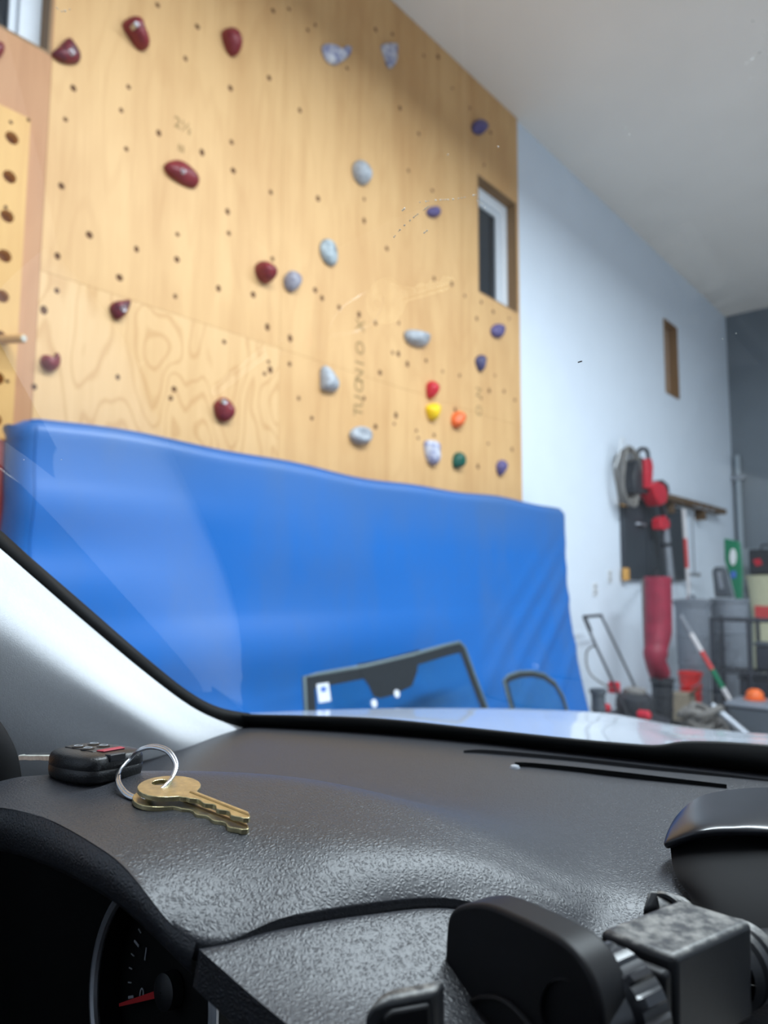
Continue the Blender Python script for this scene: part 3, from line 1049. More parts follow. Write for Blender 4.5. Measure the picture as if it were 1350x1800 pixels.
car.part('light_sensor', MB().lathe([(0.0042, -0.004), (0.0042, 0.001), (0.003, 0.003), (0.001, 0.0036)], sc, 16), M['bin_lens'])

# --- windshield: base curve, glass rising back over the driver, black border, scratches
gb = [W(*p) for p in BASE] + [Vector((0.75, 0.40, 1.11)), Vector((0.98, 0.25, 1.11)), Vector((1.08, 0.08, 1.11))]
gb = spline(gb, 4)
gdir = Vector((-0.34 * 0.84, -0.94 * 0.84, 0.543)).normalized()
gl = []
for k in range(13):
    t_ = k / 12 * 0.88
    gl.append([p + gdir * t_ + Vector((0, 0, 0.05 * math.sin(math.pi * k / 12) * 0.6)) for p in gb])


def on_glass(px, py):
    """nearest point of the glass sheet along a pixel's ray"""
    r = ray(px, py)
    best = None
    for i in range(len(gl) - 1):
        for j in range(len(gb) - 1):
            for tri in ((gl[i][j], gl[i][j + 1], gl[i + 1][j + 1]), (gl[i][j], gl[i + 1][j + 1], gl[i + 1][j])):
                e1, e2 = tri[1] - tri[0], tri[2] - tri[0]
                n = e1.cross(e2)
                dn = n.dot(r)
                if abs(dn) < 1e-9:
                    continue
                t = n.dot(tri[0] - CAM) / dn
                if t <= 0.05:
                    continue
                p = CAM + r * t
                w_ = p - tri[0]
                d00, d01, d11, d20, d21 = e1.dot(e1), e1.dot(e2), e2.dot(e2), w_.dot(e1), w_.dot(e2)
                den = d00 * d11 - d01 * d01
                v_ = (d11 * d20 - d01 * d21) / den
                u_ = (d00 * d21 - d01 * d20) / den
                if v_ >= -0.01 and u_ >= -0.01 and v_ + u_ <= 1.01 and (best is None or t < best[0]):
                    best = (t, p)
    return best[1] if best else None


glass = car.part('windshield', MB().grid(gl), M['clear'], sharp=3.0)
BANDT = [(380, 1247), (440, 1255), (520, 1257), (620, 1260), (700, 1265), (850, 1281), (1000, 1297), (1100, 1306), (1155, 1309), (1200, 1303), (1260, 1303), (1350, 1309), (1500, 1322), (1750, 1345)]
BANDB = [(380, 1262), (440, 1282), (520, 1284), (620, 1289), (700, 1295), (850, 1308), (1000, 1326), (1100, 1336), (1155, 1342), (1200, 1347), (1260, 1354), (1350, 1364), (1500, 1380), (1750, 1408)]


def based(px):
    for p, q in zip(BASE, BASE[1:]):
        if px <= q[0]:
            return p[2] + (q[2] - p[2]) * (px - p[0]) / (q[0] - p[0])
    return BASE[-1][2]


bt = spline([W(px, py, based(px) * 0.985) for px, py in BANDT], 5)
bb = spline([W(px, py, based(px) * 1.004) for px, py in BANDB], 5)
car.part('windshield_border', MB().grid([bt, bb]), M['seal'], parent=glass, solid=0.003)

PIN = [(-230, 780, .40), (-100, 880, .45), (0, 966, .50), (60, 1018, .535), (150, 1096, .59), (250, 1180, .65), (330, 1240, .70), (385, 1268, .74), (437, 1283, .782)]
POUT = [(-230, 742, .405), (-100, 845, .455), (0, 931, .505), (60, 985, .54), (150, 1063, .595), (250, 1150, .655), (330, 1214, .705), (385, 1243, .745), (440, 1254, .775)]
a_, b_ = spline([W(*p) for p in POUT], 6), spline([W(*p) for p in PIN], 6)
car.part('pillar_seal', MB().grid([a_, [(p + q) / 2 + Vector((0.0, -0.004, 0.002)) for p, q in zip(a_, b_)], b_]), M['seal'], parent=glass, solid=0.004)

# pillar cover
PIL = [
    [(-230, 782, .40), (-100, 880, .45), (0, 964, .50), (60, 1016, .535), (150, 1094, .59), (250, 1178, .65), (330, 1238, .70), (385, 1266, .74), (437, 1281, .782)],
    [(-250, 820, .375), (-118, 912, .425), (-14, 996, .475), (46, 1046, .51), (140, 1122, .565), (242, 1204, .625), (325, 1260, .685), (384, 1282, .733), (437, 1284, .781)],
    [(-290, 900, .36), (-150, 985, .395), (-45, 1070, .435), (20, 1115, .47), (120, 1180, .525), (230, 1250, .59), (318, 1298, .665), (382, 1301, .727), (437, 1287, .780)],
    [(-330, 1000, .385), (-190, 1085, .415), (-80, 1170, .452), (-10, 1220, .487), (100, 1268, .54), (220, 1310, .605), (314, 1332, .67), (381, 1317, .726), (437, 1290, .779)],
    [(-370, 1130, .47), (-230, 1230, .49), (-110, 1310, .51), (-35, 1350, .54), (85, 1372, .58), (212, 1382, .63), (311, 1362, .68), (380, 1330, .727), (437, 1293, .778)],
]
car.part('pillar_cover', MB().grid(patch(rows_of(PIL), 8, 8)), M['trim_cloth'], sharp=3.0)

# dark door corner at far left
DOOR = [[(-200, 1150, .40), (-110, 1190, .405), (-45, 1232, .41), (-8, 1258, .415)], [(-200, 1190, .385), (-95, 1225, .39), (-20, 1262, .40), (12, 1285, .412)],
        [(-200, 1300, .38), (-70, 1310, .385), (0, 1315, .398), (32, 1330, .41)], [(-200, 1400, .385), (-60, 1400, .39), (6, 1400, .40), (42, 1400, .412)]]
car.part('door_corner', MB().grid(patch(rows_of(DOOR), 5, 5)), M['black_soft'], sharp=1.5)

# hood outside
HOOD = [
    [(300, 1272, .86), (430, 1272, .88), (540, 1272, .87), (700, 1280, .84), (900, 1300, .80), (1050, 1315, .77), (1155, 1322, .75), (1200, 1322, .745), (1260, 1322, .74), (1350, 1326, .735), (1600, 1345, .7)],
    [(300, 1264, 1.0), (430, 1262, 1.02), (540, 1260, 1.01), (700, 1262, 1.0), (900, 1278, .97), (1050, 1292, .94), (1150, 1305, .91), (1195, 1300, .905), (1260, 1301, .90), (1350, 1307, .89), (1600, 1322, .86)],
    [(300, 1260, 1.2), (430, 1258, 1.22), (540, 1254, 1.25), (700, 1251, 1.27), (900, 1257, 1.25), (1050, 1266, 1.22), (1130, 1278, 1.2), (1190, 1290, 1.19), (1260, 1295, 1.18), (1350, 1301, 1.17), (1600, 1312, 1.12)],
    [(300, 1258, 1.45), (430, 1255.5, 1.5), (540, 1251, 1.55), (700, 1247, 1.6), (900, 1247, 1.62), (1050, 1253, 1.6), (1120, 1263, 1.58), (1190, 1277, 1.56), (1260, 1284, 1.55), (1350, 1291, 1.53), (1600, 1303, 1.48)],
    [(300, 1280, 1.6), (430, 1280, 1.65), (540, 1278, 1.72), (700, 1275, 1.8), (900, 1275, 1.82), (1050, 1280, 1.8), (1120, 1290, 1.78), (1190, 1300, 1.76), (1260, 1310, 1.75), (1350, 1318, 1.72), (1600, 1330, 1.65)],
    [(300, 1480, 1.68), (430, 1480, 1.74), (540, 1480, 1.82), (700, 1480, 1.9), (900, 1480, 1.92), (1050, 1480, 1.9), (1120, 1490, 1.88), (1190, 1495, 1.86), (1260, 1500, 1.85), (1350, 1505, 1.82), (1600, 1510, 1.75)],
]
hood_rows = [[r[0] - LAT * 0.34 + Vector((0, 0, -0.22)), r[0] - LAT * 0.26 + Vector((0, 0, -0.05))] + r + [r[-1] + LAT * 0.2, r[-1] + LAT * 0.42 + Vector((0, 0, -0.03)), r[-1] + LAT * 0.5 + Vector((0, 0, -0.2))] for r in rows_of(HOOD)]
car.part('hood_panel', MB().grid(patch(hood_rows, 6, 6)), M['paint'], sharp=2.0)

# unseen roof and headliner, added to shade the dash, joined to the glass
top = gl[-1]
rearv = Vector((-0.34, -0.94, 0.0))
roof = [[p + rearv * t + Vector((0, 0, h)) for p in top] for t, h in ((0.0, 0.0), (0.15, 0.03), (0.6, 0.055), (1.2, 0.04), (1.9, -0.02))]
car.part('roof', MB().grid(roof), M['headliner'], sharp=2.0, solid=0.03, soff=1.0)

# unseen black cabin boxes, added to keep light out: door panels, floor pan, seat backs
cf = Vector((0.34, 0.94, 0))
cl = Vector((-0.94, 0.34, 0))
def cabin(name, x0, x1, y0, y1, z0, z1, mat, bev=0.02):
    """box in the car's own axes: x to the left, y forward"""
    P = lambda x, y, z: CAM + cl * x + cf * y + Vector((0, 0, z))
    mb = MB().add([P(x0, y0, z0), P(x1, y0, z0), P(x1, y1, z0), P(x0, y1, z0), P(x0, y0, z1), P(x1, y0, z1), P(x1, y1, z1), P(x0, y1, z1)],
                  [(3, 2, 1, 0), (4, 5, 6, 7), (0, 1, 5, 4), (1, 2, 6, 5), (2, 3, 7, 6), (3, 0, 4, 7)])
    return car.part(name, mb, mat, bevel=bev)
cabin('door_panel', 0.46, 0.52, -1.0, 0.30, -0.95, -0.16, M['black_soft'])
cabin('door_panel', -1.10, -1.04, -1.0, 0.40, -0.95, -0.16, M['black_soft'])
cabin('floor_pan', -1.04, 0.46, -1.0, 0.55, -0.97, -0.93, M['black_soft'])
cabin('tailgate', -1.04, 0.46, -2.0, -1.9, -0.95, 0.05, M['black_soft'])
cabin('side_panel', 0.46, 0.52, -2.0, -1.0, -0.95, 0.3, M['black_soft'])
cabin('side_panel', -1.10, -1.04, -2.0, -1.0, -0.95, 0.3, M['black_soft'])
cabin('seat_back', -0.12, 0.40, -0.80, -0.65, -0.9, -0.02, M['black_soft'], 0.05)
cabin('seat_back', -0.98, -0.46, -0.80, -0.65, -0.9, -0.02, M['black_soft'], 0.05)

# scratches and dirt on the glass
for pts in (((690, 420), (705, 402), (730, 380), (755, 362)), ((735, 356), (765, 352), (800, 350), (838, 342)), ((838, 352), (848, 358), (853, 366)),
            ((745, 410), (760, 398)), ((705, 372), (712, 366)), ((1312, 18), (1330, 48), (1350, 70)), ((1312, 112), (1330, 98), (1352, 74)), ((1318, 140), (1328, 134)), ((1080, 200), (1096, 218), (1108, 240)), ((98, 12), (108, 20), (124, 16))):
    ps = [on_glass(*p) for p in pts]
    if all(ps):
        dense = spline(ps, 8)
        mb = MB()
        rr_ = random.Random(str(pts))
        for i in range(len(dense) - 1):
            if rr_.random() < 0.5:
                k = rr_.uniform(0.00012, 0.0004)
                mb.tube([dense[i], dense[i] * 0.4 + dense[i + 1] * 0.6], [k, k * 0.4], 4)
        if mb.v:
            car.part('scratch', mb, M['scratch'], parent=glass)
p, q = on_glass(1016, 637), on_glass(1023, 635)
if p and q:
    car.part('dirt_speck', MB().tube([p, q], 0.0003, 5), M['speck'], parent=glass)
for px, py in ((1265, 243), (1268, 232), (1134, 313), (1294, 586), (1270, 596), (787, 272), (876, 258), (108, 808), (42, 808)):
    p = on_glass(px, py)
    if p:
        car.part('dust_speck', MB().lathe([(0.0001, -0.0002), (0.00025, 0), (0.0001, 0.0002)], p, 6), M['scratch'], parent=glass)

# --- centre display cowl at right
COWL = [
    [(1168, 1478, .40), (1186, 1438, .415), (1226, 1402, .43), (1285, 1388, .44), (1360, 1384, .44), (1500, 1386, .43), (1800, 1400, .40)],
    [(1167, 1480, .397), (1180, 1452, .402), (1224, 1424, .408), (1285, 1414, .412), (1360, 1412, .41), (1500, 1416, .40), (1800, 1432, .37)],
    [(1167, 1482, .394), (1176, 1468, .392), (1224, 1446, .388), (1288, 1440, .388), (1360, 1440, .386), (1500, 1446, .375), (1800, 1465, .345)],
    [(1167, 1484, .392), (1174, 1480, .388), (1226, 1461, .380), (1290, 1456, .378), (1360, 1458, .376), (1500, 1465, .365), (1800, 1485, .335)],
    [(1169, 1488, .392), (1178, 1490, .389), (1230, 1474, .381), (1292, 1470, .379), (1360, 1472, .377), (1500, 1480, .366), (1800, 1500, .336)],
    [(1171, 1489, .396), (1182, 1490, .396), (1232, 1476, .392), (1294, 1472, .390), (1360, 1474, .388), (1500, 1482, .376), (1800, 1502, .345)],
]
cowl_rows = rows_of(COWL)
cend = sum((r[-1] for r in cowl_rows), Vector()) / len(cowl_rows) + LAT * 0.02
car.part('display_cowl', MB().grid(patch([r + [cend] for r in cowl_rows], 8, 6)), M['gloss_black'], sharp=1.5)
SCR = [[(1178, 1486, .398), (1232, 1470, .396), (1360, 1466, .392), (1500, 1474, .38), (1800, 1494, .35)], [(1186, 1535, .374), (1240, 1545, .357), (1360, 1560, .345), (1500, 1580, .33), (1800, 1610, .30)],
       [(1215, 1584, .354), (1262, 1622, .335), (1360, 1680, .318), (1500, 1720, .305), (1800, 1760, .28)], [(1225, 1660, .33), (1270, 1740, .315), (1370, 1830, .30), (1500, 1880, .29), (1800, 1930, .27)]]
car.part('display_housing', MB().grid(patch(rows_of(SCR), 6, 6)), M['black_soft'], sharp=1.5)

# ------------------------------------------------------------------ phone mount in front of the dash
MS = 0.80
M['mount'] = plain('mount_plastic', sl(11, 11, 15), 0.5, var=0.2, scale=60, spec=0.28)


def dusty(name):
    t = NT(name)
    v = t.coords()
    f = t.noise(v, 150, 5, 0.65)
    g = t.n('ShaderNodeNewGeometry')
    sp = t.n('ShaderNodeSeparateXYZ')
    t.l(g.outputs['Normal'], sp.inputs[0])
    up = t.ramp(sp.outputs[2], [(0.5, (0, 0, 0, 1)), (0.9, (1, 1, 1, 1))])
    d = t.ramp(f, [(0.42, (0, 0, 0, 1)), (0.62, (1, 1, 1, 1))])
    k = t.math('MULTIPLY', t.math('MULTIPLY', up, d), 0.75)
    t.set(col=t.mix(k, sl(30, 31, 35), sl(132, 130, 126)), rough=0.5)
    t.bump(f, 0.2, 0.0004)
    return t.m


M['mount_dust'] = dusty('dusty_mount_plastic')


def Wm(px, py, d):
    r = ray(px, py)
    return CAM + r * (d * MS * SC / 0.9 / r.y)


mt = Thing('phone_mount', 'black phone holder with ribbed knob and dusty boxy arm in the foreground', 'phone holder', Wm(1240, 1900, .30), IDENT)
A, B, C, D = Wm(1052, 1634, .298), Wm(1194, 1580, .327), Wm(1324, 1619, .305), Wm(1187, 1682, .276)
ztop = (A.z + B.z + C.z + D.z) / 4
for p in (A, B, C, D):
    p.z += (ztop - p.z) * 0.5
ax = ((B - A) + (C - D)).normalized()
ay = ((D - A) + (C - B)).normalized()
mt.part('arm_box', MB().prism([A, D, C, B], (0.0, 0.002, -0.031)), M['mount_dust'], bevel=0.0022)
mt.part('box_collar', MB().prism([A - ax * 0.006 + Vector((0, 0, -0.003)), D - ax * 0.006 + Vector((0, 0, -0.003)), D - ax * 0.001 + Vector((0, 0, -0.003)), A - ax * 0.001 + Vector((0, 0, -0.003))], (0, 0.002, -0.034)), M['mount'], bevel=0.0018)
# ribbed knob between box and clamp plate
kc = (A + D) / 2 - ax * 0.006 + Vector((0, 0, -0.0145))
kz = ax.cross(ay).normalized()
if kz.z < 0:
    kz = -kz


def ring_pts(c, r, n, amp=0.0, teeth=0):
    return [c + ay * math.cos(t) * (r + (amp if (teeth and math.sin(t * teeth) > 0) else 0)) + kz * math.sin(t) * (r + (amp if (teeth and math.sin(t * teeth) > 0) else 0)) for t in [2 * math.pi * k / n for k in range(n)]]


kn = [ring_pts(kc - ax * x, r, 120, a, 16) for x, r, a in ((0.0, 0.0125, 0), (0.0015, 0.0155, 0.0), (0.003, 0.0155, 0.0012), (0.011, 0.0155, 0.0012), (0.0125, 0.0155, 0.0), (0.0135, 0.0130, 0.0), (0.022, 0.011, 0.0))]
kb = MB().grid(kn, wrap=True)
mt.part('ribbed_knob', kb, M['gloss_black'], sharp=0.5)
# clamp plate: outline in its own plane (normal along ax)
pc = kc - ax * 0.022
pn = Vector((ax.x, ax.y, 0)).normalized()


def on_plate(px, py, off=0.0):
    r = ray(px, py)
    q = pc - pn * off
    t = (q - CAM).dot(pn) / r.dot(pn)
    return CAM + r * t


PLATE = [(768, 1850), (779, 1720), (783, 1640), (788, 1610), (803, 1594), (832, 1588), (862, 1592), (905, 1610), (950, 1632), (990, 1655), (1022, 1688), (1046, 1735), (1058, 1790), (1060, 1850)]
pp = spline([on_plate(*p) for p in PLATE], 4)
mt.part('clamp_plate', MB().prism(pp, pn * 0.013), M['mount'], bevel=0.0016, sharp=0.5)
arc = spline([on_plate(*p, 0.0008) for p in ((785, 1815), (805, 1780), (835, 1757), (868, 1753), (895, 1765), (925, 1795), (950, 1830))], 6)
mt.part('plate_ridge', MB().tube(arc, 0.0009, 6), M['mount'])
CLIP = [(636, 1850), (640, 1790), (652, 1768), (680, 1757), (730, 1748), (768, 1741), (770, 1850)]
cp = [W(px, py, .238 + (px - 636) * 0.00006) for px, py in CLIP]
mt.part('clip_foot', MB().prism(cp, (0.003, 0.007, 0.0)), M['mount_dust'], bevel=0.0018)
cp2 = [W(px, py, .2365 + (px - 636) * 0.00006) for px, py in ((668, 1850), (672, 1790), (690, 1778), (756, 1766), (760, 1850))]
mt.part('foot_pad', MB().prism(cp2, (0.0, 0.003, 0.0)), M['mount'], bevel=0.001)
# far knob and stem to the dashboard
fk = Wm(1165, 1597, .345)
mt.part('rear_lever', MB().prism([Wm(1128, 1600, .335), Wm(1140, 1561, .34), Wm(1162, 1563, .342), Wm(1168, 1600, .337)], (0.002, 0.004, -0.012)), M['mount_dust'], bevel=0.0015)
for k in range(3):
    c = Wm(1172 + 11 * k, 1597 + 3.2 * k, .338)
    mt.part('thread', MB().tube([c + ay * 0.0075 * math.cos(t) + Vector((0, 0, 1)) * (0.0085 * math.sin(t) - 0.004) for t in [2 * math.pi * q / 28 for q in range(28)]], 0.0012, 6, closed=True), M['mount_dust'])
mt.part('rear_axle', MB().tube([Wm(1150, 1610, .339), Wm(1210, 1625, .337)], 0.007, 14), M['mount_dust'])
cR = (B + C) / 2 + Vector((0, 0, -0.02))
mt.part('ball_joint', MB().grid([ring_pts(cR + ax * x, r, 36) for x, r in ((0.0, 0.012), (0.003, 0.0135), (0.0045, 0.0115), (0.006, 0.0135), (0.009, 0.0135), (0.0105, 0.0115), (0.012, 0.013), (0.016, 0.013), (0.018, 0.009))], wrap=True), M['mount_dust'], sharp=0.6)
mt.part('stem', MB().tube(spline([cR + ax * 0.017, cR + ax * 0.05 + Vector((0, 0.0, -0.008)), cR + ax * 0.075 + Vector((0, 0.01, -0.035)), cR + ax * 0.085 + Vector((0, 0.03, -0.075))], 6), 0.008, 12), M['mount'])

# ------------------------------------------------------------------ bunch of keys on the instrument hood
M['brass'] = plain('worn_brass', (0.60, 0.52, 0.30, 1), 0.3, 1.0, var=0.18, scale=260, bump=0.12)
M['fob'] = plain('fob_plastic', sl(17, 17, 19), 0.4, var=0.25, scale=180, bump=0.15)
M['fob_print'] = plain('fob_print', sl(150, 154, 160), 0.5, var=0.1, scale=300)
M['fob_red'] = plain('fob_red_button', sl(146, 36, 52), 0.5, var=0.1, scale=200)
M['nickel'] = plain('nickel', (0.74, 0.74, 0.68, 1), 0.45, 0.7, var=0.15, scale=300)

kx, ky, kzv = Vector((1, 0, 0)), Vector((0, 1, 0)), Vector((0, 0, 1))
Kp = W(157, 1386, .379)
keys = Thing('key_bunch', 'bunch of keys with black car fob and two brass keys lying on the dashboard', 'keys', Kp, IDENT)
e1 = Vector((-0.84, 0.54, -0.03)).normalized()        # towards the blade
e2 = Vector((0.54, 0.84, -0.045)).normalized()
e3 = e1.cross(e2)
if e3.z < 0:
    e3 = -e3


def fobp(a, b, h):
    return Kp + e1 * a + e2 * b + e3 * h


L, Wd = 0.0435, 0.034
FO = [(0.0015, 0.004), (0.0, 0.010), (0.0, 0.024), (0.002, 0.031), (0.008, 0.034), (0.022, 0.0345), (0.036, 0.032), (0.042, 0.026), (0.0435, 0.017), (0.042, 0.008), (0.036, 0.002), (0.022, -0.0005), (0.008, 0.0005)]
fo = spline([Vector((a, b, 0)) for a, b in FO], 4, closed=True)
fc = Vector((0.0215, 0.017, 0))
rowsf = []
for s_, h in ((0.80, 0.0), (0.92, 0.0004), (0.975, 0.0016), (1.0, 0.004), (1.0, 0.0063), (0.99, 0.0065), (0.99, 0.0068), (1.0, 0.0070), (0.995, 0.0100), (0.965, 0.0118), (0.90, 0.0128), (0.7, 0.0135), (0.4, 0.0138), (0.02, 0.0139)):
    rowsf.append([fobp(*((fc + (p - fc) * s_).xy), h) for p in fo])
fob = keys.part('fob', MB().grid(rowsf, wrap=True), M['fob'], sharp=0.9)
btn = MB()
keys.part('button_panel', MB().prism([fobp(a, b, 0.0130) for a, b in ((0.012, 0.009), (0.036, 0.010), (0.038, 0.017), (0.035, 0.025), (0.012, 0.026))], e3 * 0.0011), M['fob'], parent=fob, bevel=0.0006)
keys.part('panic_button', MB().prism([fobp(a, b, 0.0136) for a, b in ((0.0075, 0.012), (0.0125, 0.0115), (0.0125, 0.0255), (0.0075, 0.0245))], e3 * 0.0007), M['fob_red'], parent=fob, bevel=0.0005)
for a, b in ((0.020, 0.012), (0.029, 0.013), (0.020, 0.021), (0.029, 0.022)):
    r_ = 0.0032
    keys.part('button', MB().grid([[fobp(a + r * math.cos(t), b + r * math.sin(t), h) for t in [2 * math.pi * k / 18 for k in range(18)]] for r, h in ((r_, 0.0135), (r_, 0.0144), (r_ * 0.8, 0.0146), (0.0002, 0.0147))], wrap=True), M['fob'], parent=fob)
    keys.part('button_mark', MB().tube([fobp(a + r_ * 0.62 * math.cos(t), b + r_ * 0.62 * math.sin(t), 0.0147) for t in [2 * math.pi * k / 14 for k in range(14)]], 0.00022, 5, closed=True), M['fob_print'], parent=fob)
keys.part('loop_slot', MB().prism([fobp(a, b, 0.0100) for a, b in ((-0.0006, 0.010), (0.004, 0.010), (0.004, 0.019), (-0.0006, 0.019))], e3 * 0.0035), M['black'], parent=fob, bevel=0.0006)
# steel blade of the car key
bl0, tip = fobp(0.040, 0.016, 0.0075), W(38, 1331, .470)
bd = (tip - bl0).normalized()
bs = bd.cross(kzv).normalized()
bu = bs.cross(bd).normalized()
Lb = (tip - bl0).length
blade = [(0, 0.0042), (Lb * 0.94, 0.0042), (Lb, 0.0022), (Lb, -0.0015), (Lb * 0.92, -0.0038), (Lb * 0.8, -0.0026), (Lb * 0.66, -0.0042), (Lb * 0.5, -0.003), (Lb * 0.36, -0.0042), (0, -0.0042)]
bl = keys.part('fob_blade', MB().prism([bl0 + bd * a + bs * b - bu * 0.0012 for a, b in blade], bu * 0.0026), M['nickel'], parent=fob, bevel=0.0003)
keys.part('groove', MB().tube([bl0 + bd * 0.002 + bu * 0.0014, bl0 + bd * Lb * 0.9 + bu * 0.0014], 0.0006, 6), M['chrome'], parent=fob)
# split ring: two turns
RP = [(229, 1334, .400), (244, 1320, .398), (268, 1314, .395), (294, 1322, .390), (308, 1345, .383), (302, 1368, .375), (285, 1386, .366), (264, 1401, .362), (241, 1405, .364), (219, 1396, .370), (206, 1375, .379), (212, 1352, .392)]
rp = spline([W(*p) for p in RP], 8, closed=True)
keys.part('split_ring', MB().tube(rp, 0.00095, 10, closed=True).tube([p + Vector((0.0004, 0.0013, 0.0006)) for p in rp[4:84]], 0.0008, 10), M['chrome'], sharp=3.0)


def brass_key(center, tip, lift, head, cuts, flip=1, rz=0.0):
    """flat key: bow, shoulder and a notched blade with a milled groove"""
    d = (tip - center)
    d.normalize()
    sdir = d.cross(kzv).normalized() * flip
    n = sdir.cross(d).normalized()
    if n.z < 0:
        n = -n
    Lk = (tip - center).length
    th = 0.0021
    P = lambda a, b, h=0.0: center + d * a + sdir * b + n * (h + lift)
    # outline of bow then blade
    R = head
    bow = [(R * math.cos(t) * 1.0, R * math.sin(t) * 1.08) for t in [math.radians(q) for q in range(32, 329, 12)]]
    up = [(R * 0.98, -0.0046), (R * 1.12, -0.0042), (Lk * 0.90, -0.0042), (Lk * 0.99, -0.0008), (Lk, 0.0006)]
    lo = []
    a0 = Lk * 0.955
    m = len(cuts)
    for i, c in enumerate(cuts):
        x = a0 - (a0 - R * 1.25) * (i / (m - 1))
        lo += [(x + 0.0009, c), (x - 0.0009, c)]
    lo += [(R * 1.08, 0.0048), (R * 0.95, 0.0052)]
    # bow goes round from lower side (positive b) to upper side (negative b)
    out = [(a, b) for a, b in bow] + up + lo
    hole, hr = (-R * 0.48, 0.0), 0.0032
    n_ = len(out)
    top_, bot_ = [P(a, b, th) for a, b in out], [P(a, b, 0) for a, b in out]
    mb = MB()
    # bow with a real hole: bridge outline to the hole by splitting into two halves
    hp = [(hole[0] + hr * math.cos(t), hole[1] + hr * 1.3 * math.sin(t)) for t in [2 * math.pi * k / 20 for k in range(20)]]
    bm = bmesh.new()
    ov = [bm.verts.new((a, b, 0)) for a, b in out]
    hv = [bm.verts.new((a, b, 0)) for a, b in hp]
    es = [bm.edges.new((ov[i], ov[(i + 1) % n_])) for i in range(n_)] + [bm.edges.new((hv[i], hv[(i + 1) % 20])) for i in range(20)]
    bmesh.ops.triangle_fill(bm, use_beauty=True, edges=es)
    bm.verts.index_update()
    vs_ = [tuple(v.co) for v in bm.verts]
    fs_ = [tuple(v.index for v in f.verts) for f in bm.faces]
    bm.free()
    mb.add([P(v[0], v[1], th) for v in vs_], fs_)
    mb.add([P(v[0], v[1], 0) for v in vs_], [f[::-1] for f in fs_])
    for loop in (out, hp):
        q = len(loop)
        mb.add([P(a, b, 0) for a, b in loop] + [P(a, b, th) for a, b in loop], [(i, (i + 1) % q, q + (i + 1) % q, q + i) for i in range(q)])
    k = keys.part('house_key', mb, M['brass'], bevel=0.00025, sharp=0.5)
    g = [P(R * 1.0, -0.0012, th - 0.0004), P(Lk * 0.93, -0.0012, th - 0.0004)]
    keys.part('milled_groove', MB().prism([P(R * 0.85, -0.0024, th), P(Lk * 0.95, -0.0024, th), P(Lk * 0.97, -0.0010, th), P(R * 0.9, -0.0010, th)], n * 0.00012), M['groove'], parent=k)
    return k


M['groove'] = plain('groove_brass', (0.24, 0.17, 0.07, 1), 0.45, 1.0, var=0.2, scale=260)
brass_key(W(296, 1403, .3690), W(437, 1461, .3385), 0.0034, 0.0132, [0.0022, 0.0034, 0.0014, 0.0030, 0.0008, 0.0026, 0.0016, 0.0036], 1)
brass_key(W(287, 1411, .3675), W(436, 1470, .3365), 0.0009, 0.0128, [0.0026, 0.0040, 0.0020, 0.0036, 0.0024, 0.0040, 0.0026, 0.0044], 1)

# ------------------------------------------------------------------ spare windows leaning at the foot of the mat
M['frit'] = plain('black_glass_border', sl(36, 40, 44), 0.3, var=0.08)
M['glass_edge'] = plain('glass_edge', sl(96, 112, 116), 0.3, var=0.1)
M['sticker'] = plain('white_sticker', sl(226, 230, 240), 0.6, var=0.02)
M['sticker_blue'] = plain('blue_sticker_print', sl(70, 110, 190), 0.6, var=0.02)
M['rubber'] = plain('tyre_rubber', sl(24, 24, 25), 0.8, var=0.2)


def lean_plane(px, py, off, lean):
    """pixel to a sheet that leans back against the mat: offset grows towards the floor"""
    p = wpt(px, py, off)
    for _ in range(12):
        p = wpt(px, py, off + (1.1 - p.z) * lean)
    return p


def pane_sheet(name, label, outline, inner, off, lean, foot):
    o = spline([lean_plane(px, py, off, lean) for px, py in outline], 1)
    base = Vector((sum(p.x for p in foot) / len(foot), foot[0].y, 0)) if foot else o[0]
    return o


OFF, LEAN = 0.50, 0.22
def LP(px, py, k=0.0):
    return lean_plane(px, py, OFF + k, LEAN)


def floor_pt(px, k=0.0):
    p = LP(px, 1250, k)
    q = LP(px, 1256, k)
    d = (q - p)
    return p + d * (p.z - 0.004) / (p.z - q.z)


ws_out = [(533, 1190), (560, 1185), (640, 1171), (720, 1152), (780, 1135), (806, 1129), (815, 1138), (834, 1190), (856, 1248)]
wp = [LP(*p) for p in ws_out]
br, blp = wp[-1] + (wp[-1] - wp[-2]) * 2.2, Vector((wp[0].x - 0.05, 0, 0))
br = wp[-1] + (wp[-1] - wp[-2]).normalized() * ((wp[-1].z - 0.01) / max(1e-3, -(wp[-1] - wp[-2]).normalized().z))
dl = (LP(536, 1250) - wp[0]).normalized()
bl_ = wp[0] + dl * ((wp[0].z - 0.01) / -dl.z)
outer = wp + [br, bl_ + (br - bl_) * 0.5 + Vector((0, 0, 0.005)), bl_]
nrm = (wp[-1] - wp[0]).cross(bl_ - wp[0]).normalized()
if nrm.y > 0:
    nrm = -nrm                                              # towards the room
spare = Thing('windshield_glass', 'loose blue-tinted windshield with black border leaning on the blue mat', 'car window', (bl_ + br) / 2)
spare.part('pane', MB().prism(outer, nrm * 0.006), M['blue_glass'])
cen = sum(outer, Vector()) / len(outer)


def inset(poly, d):
    n = len(poly)
    out = []
    for i in range(n):
        a, b, c = poly[i - 1], poly[i], poly[(i + 1) % n]
        t1, t2 = (b - a).normalized(), (c - b).normalized()
        m1, m2 = nrm.cross(t1), nrm.cross(t2)
        if m1.dot(cen - b) < 0:
            m1 = -m1
        if m2.dot(cen - b) < 0:
            m2 = -m2
        m = (m1 + m2).normalized()
        out.append(b + m * d / max(0.35, m.dot(m1)))
    return out


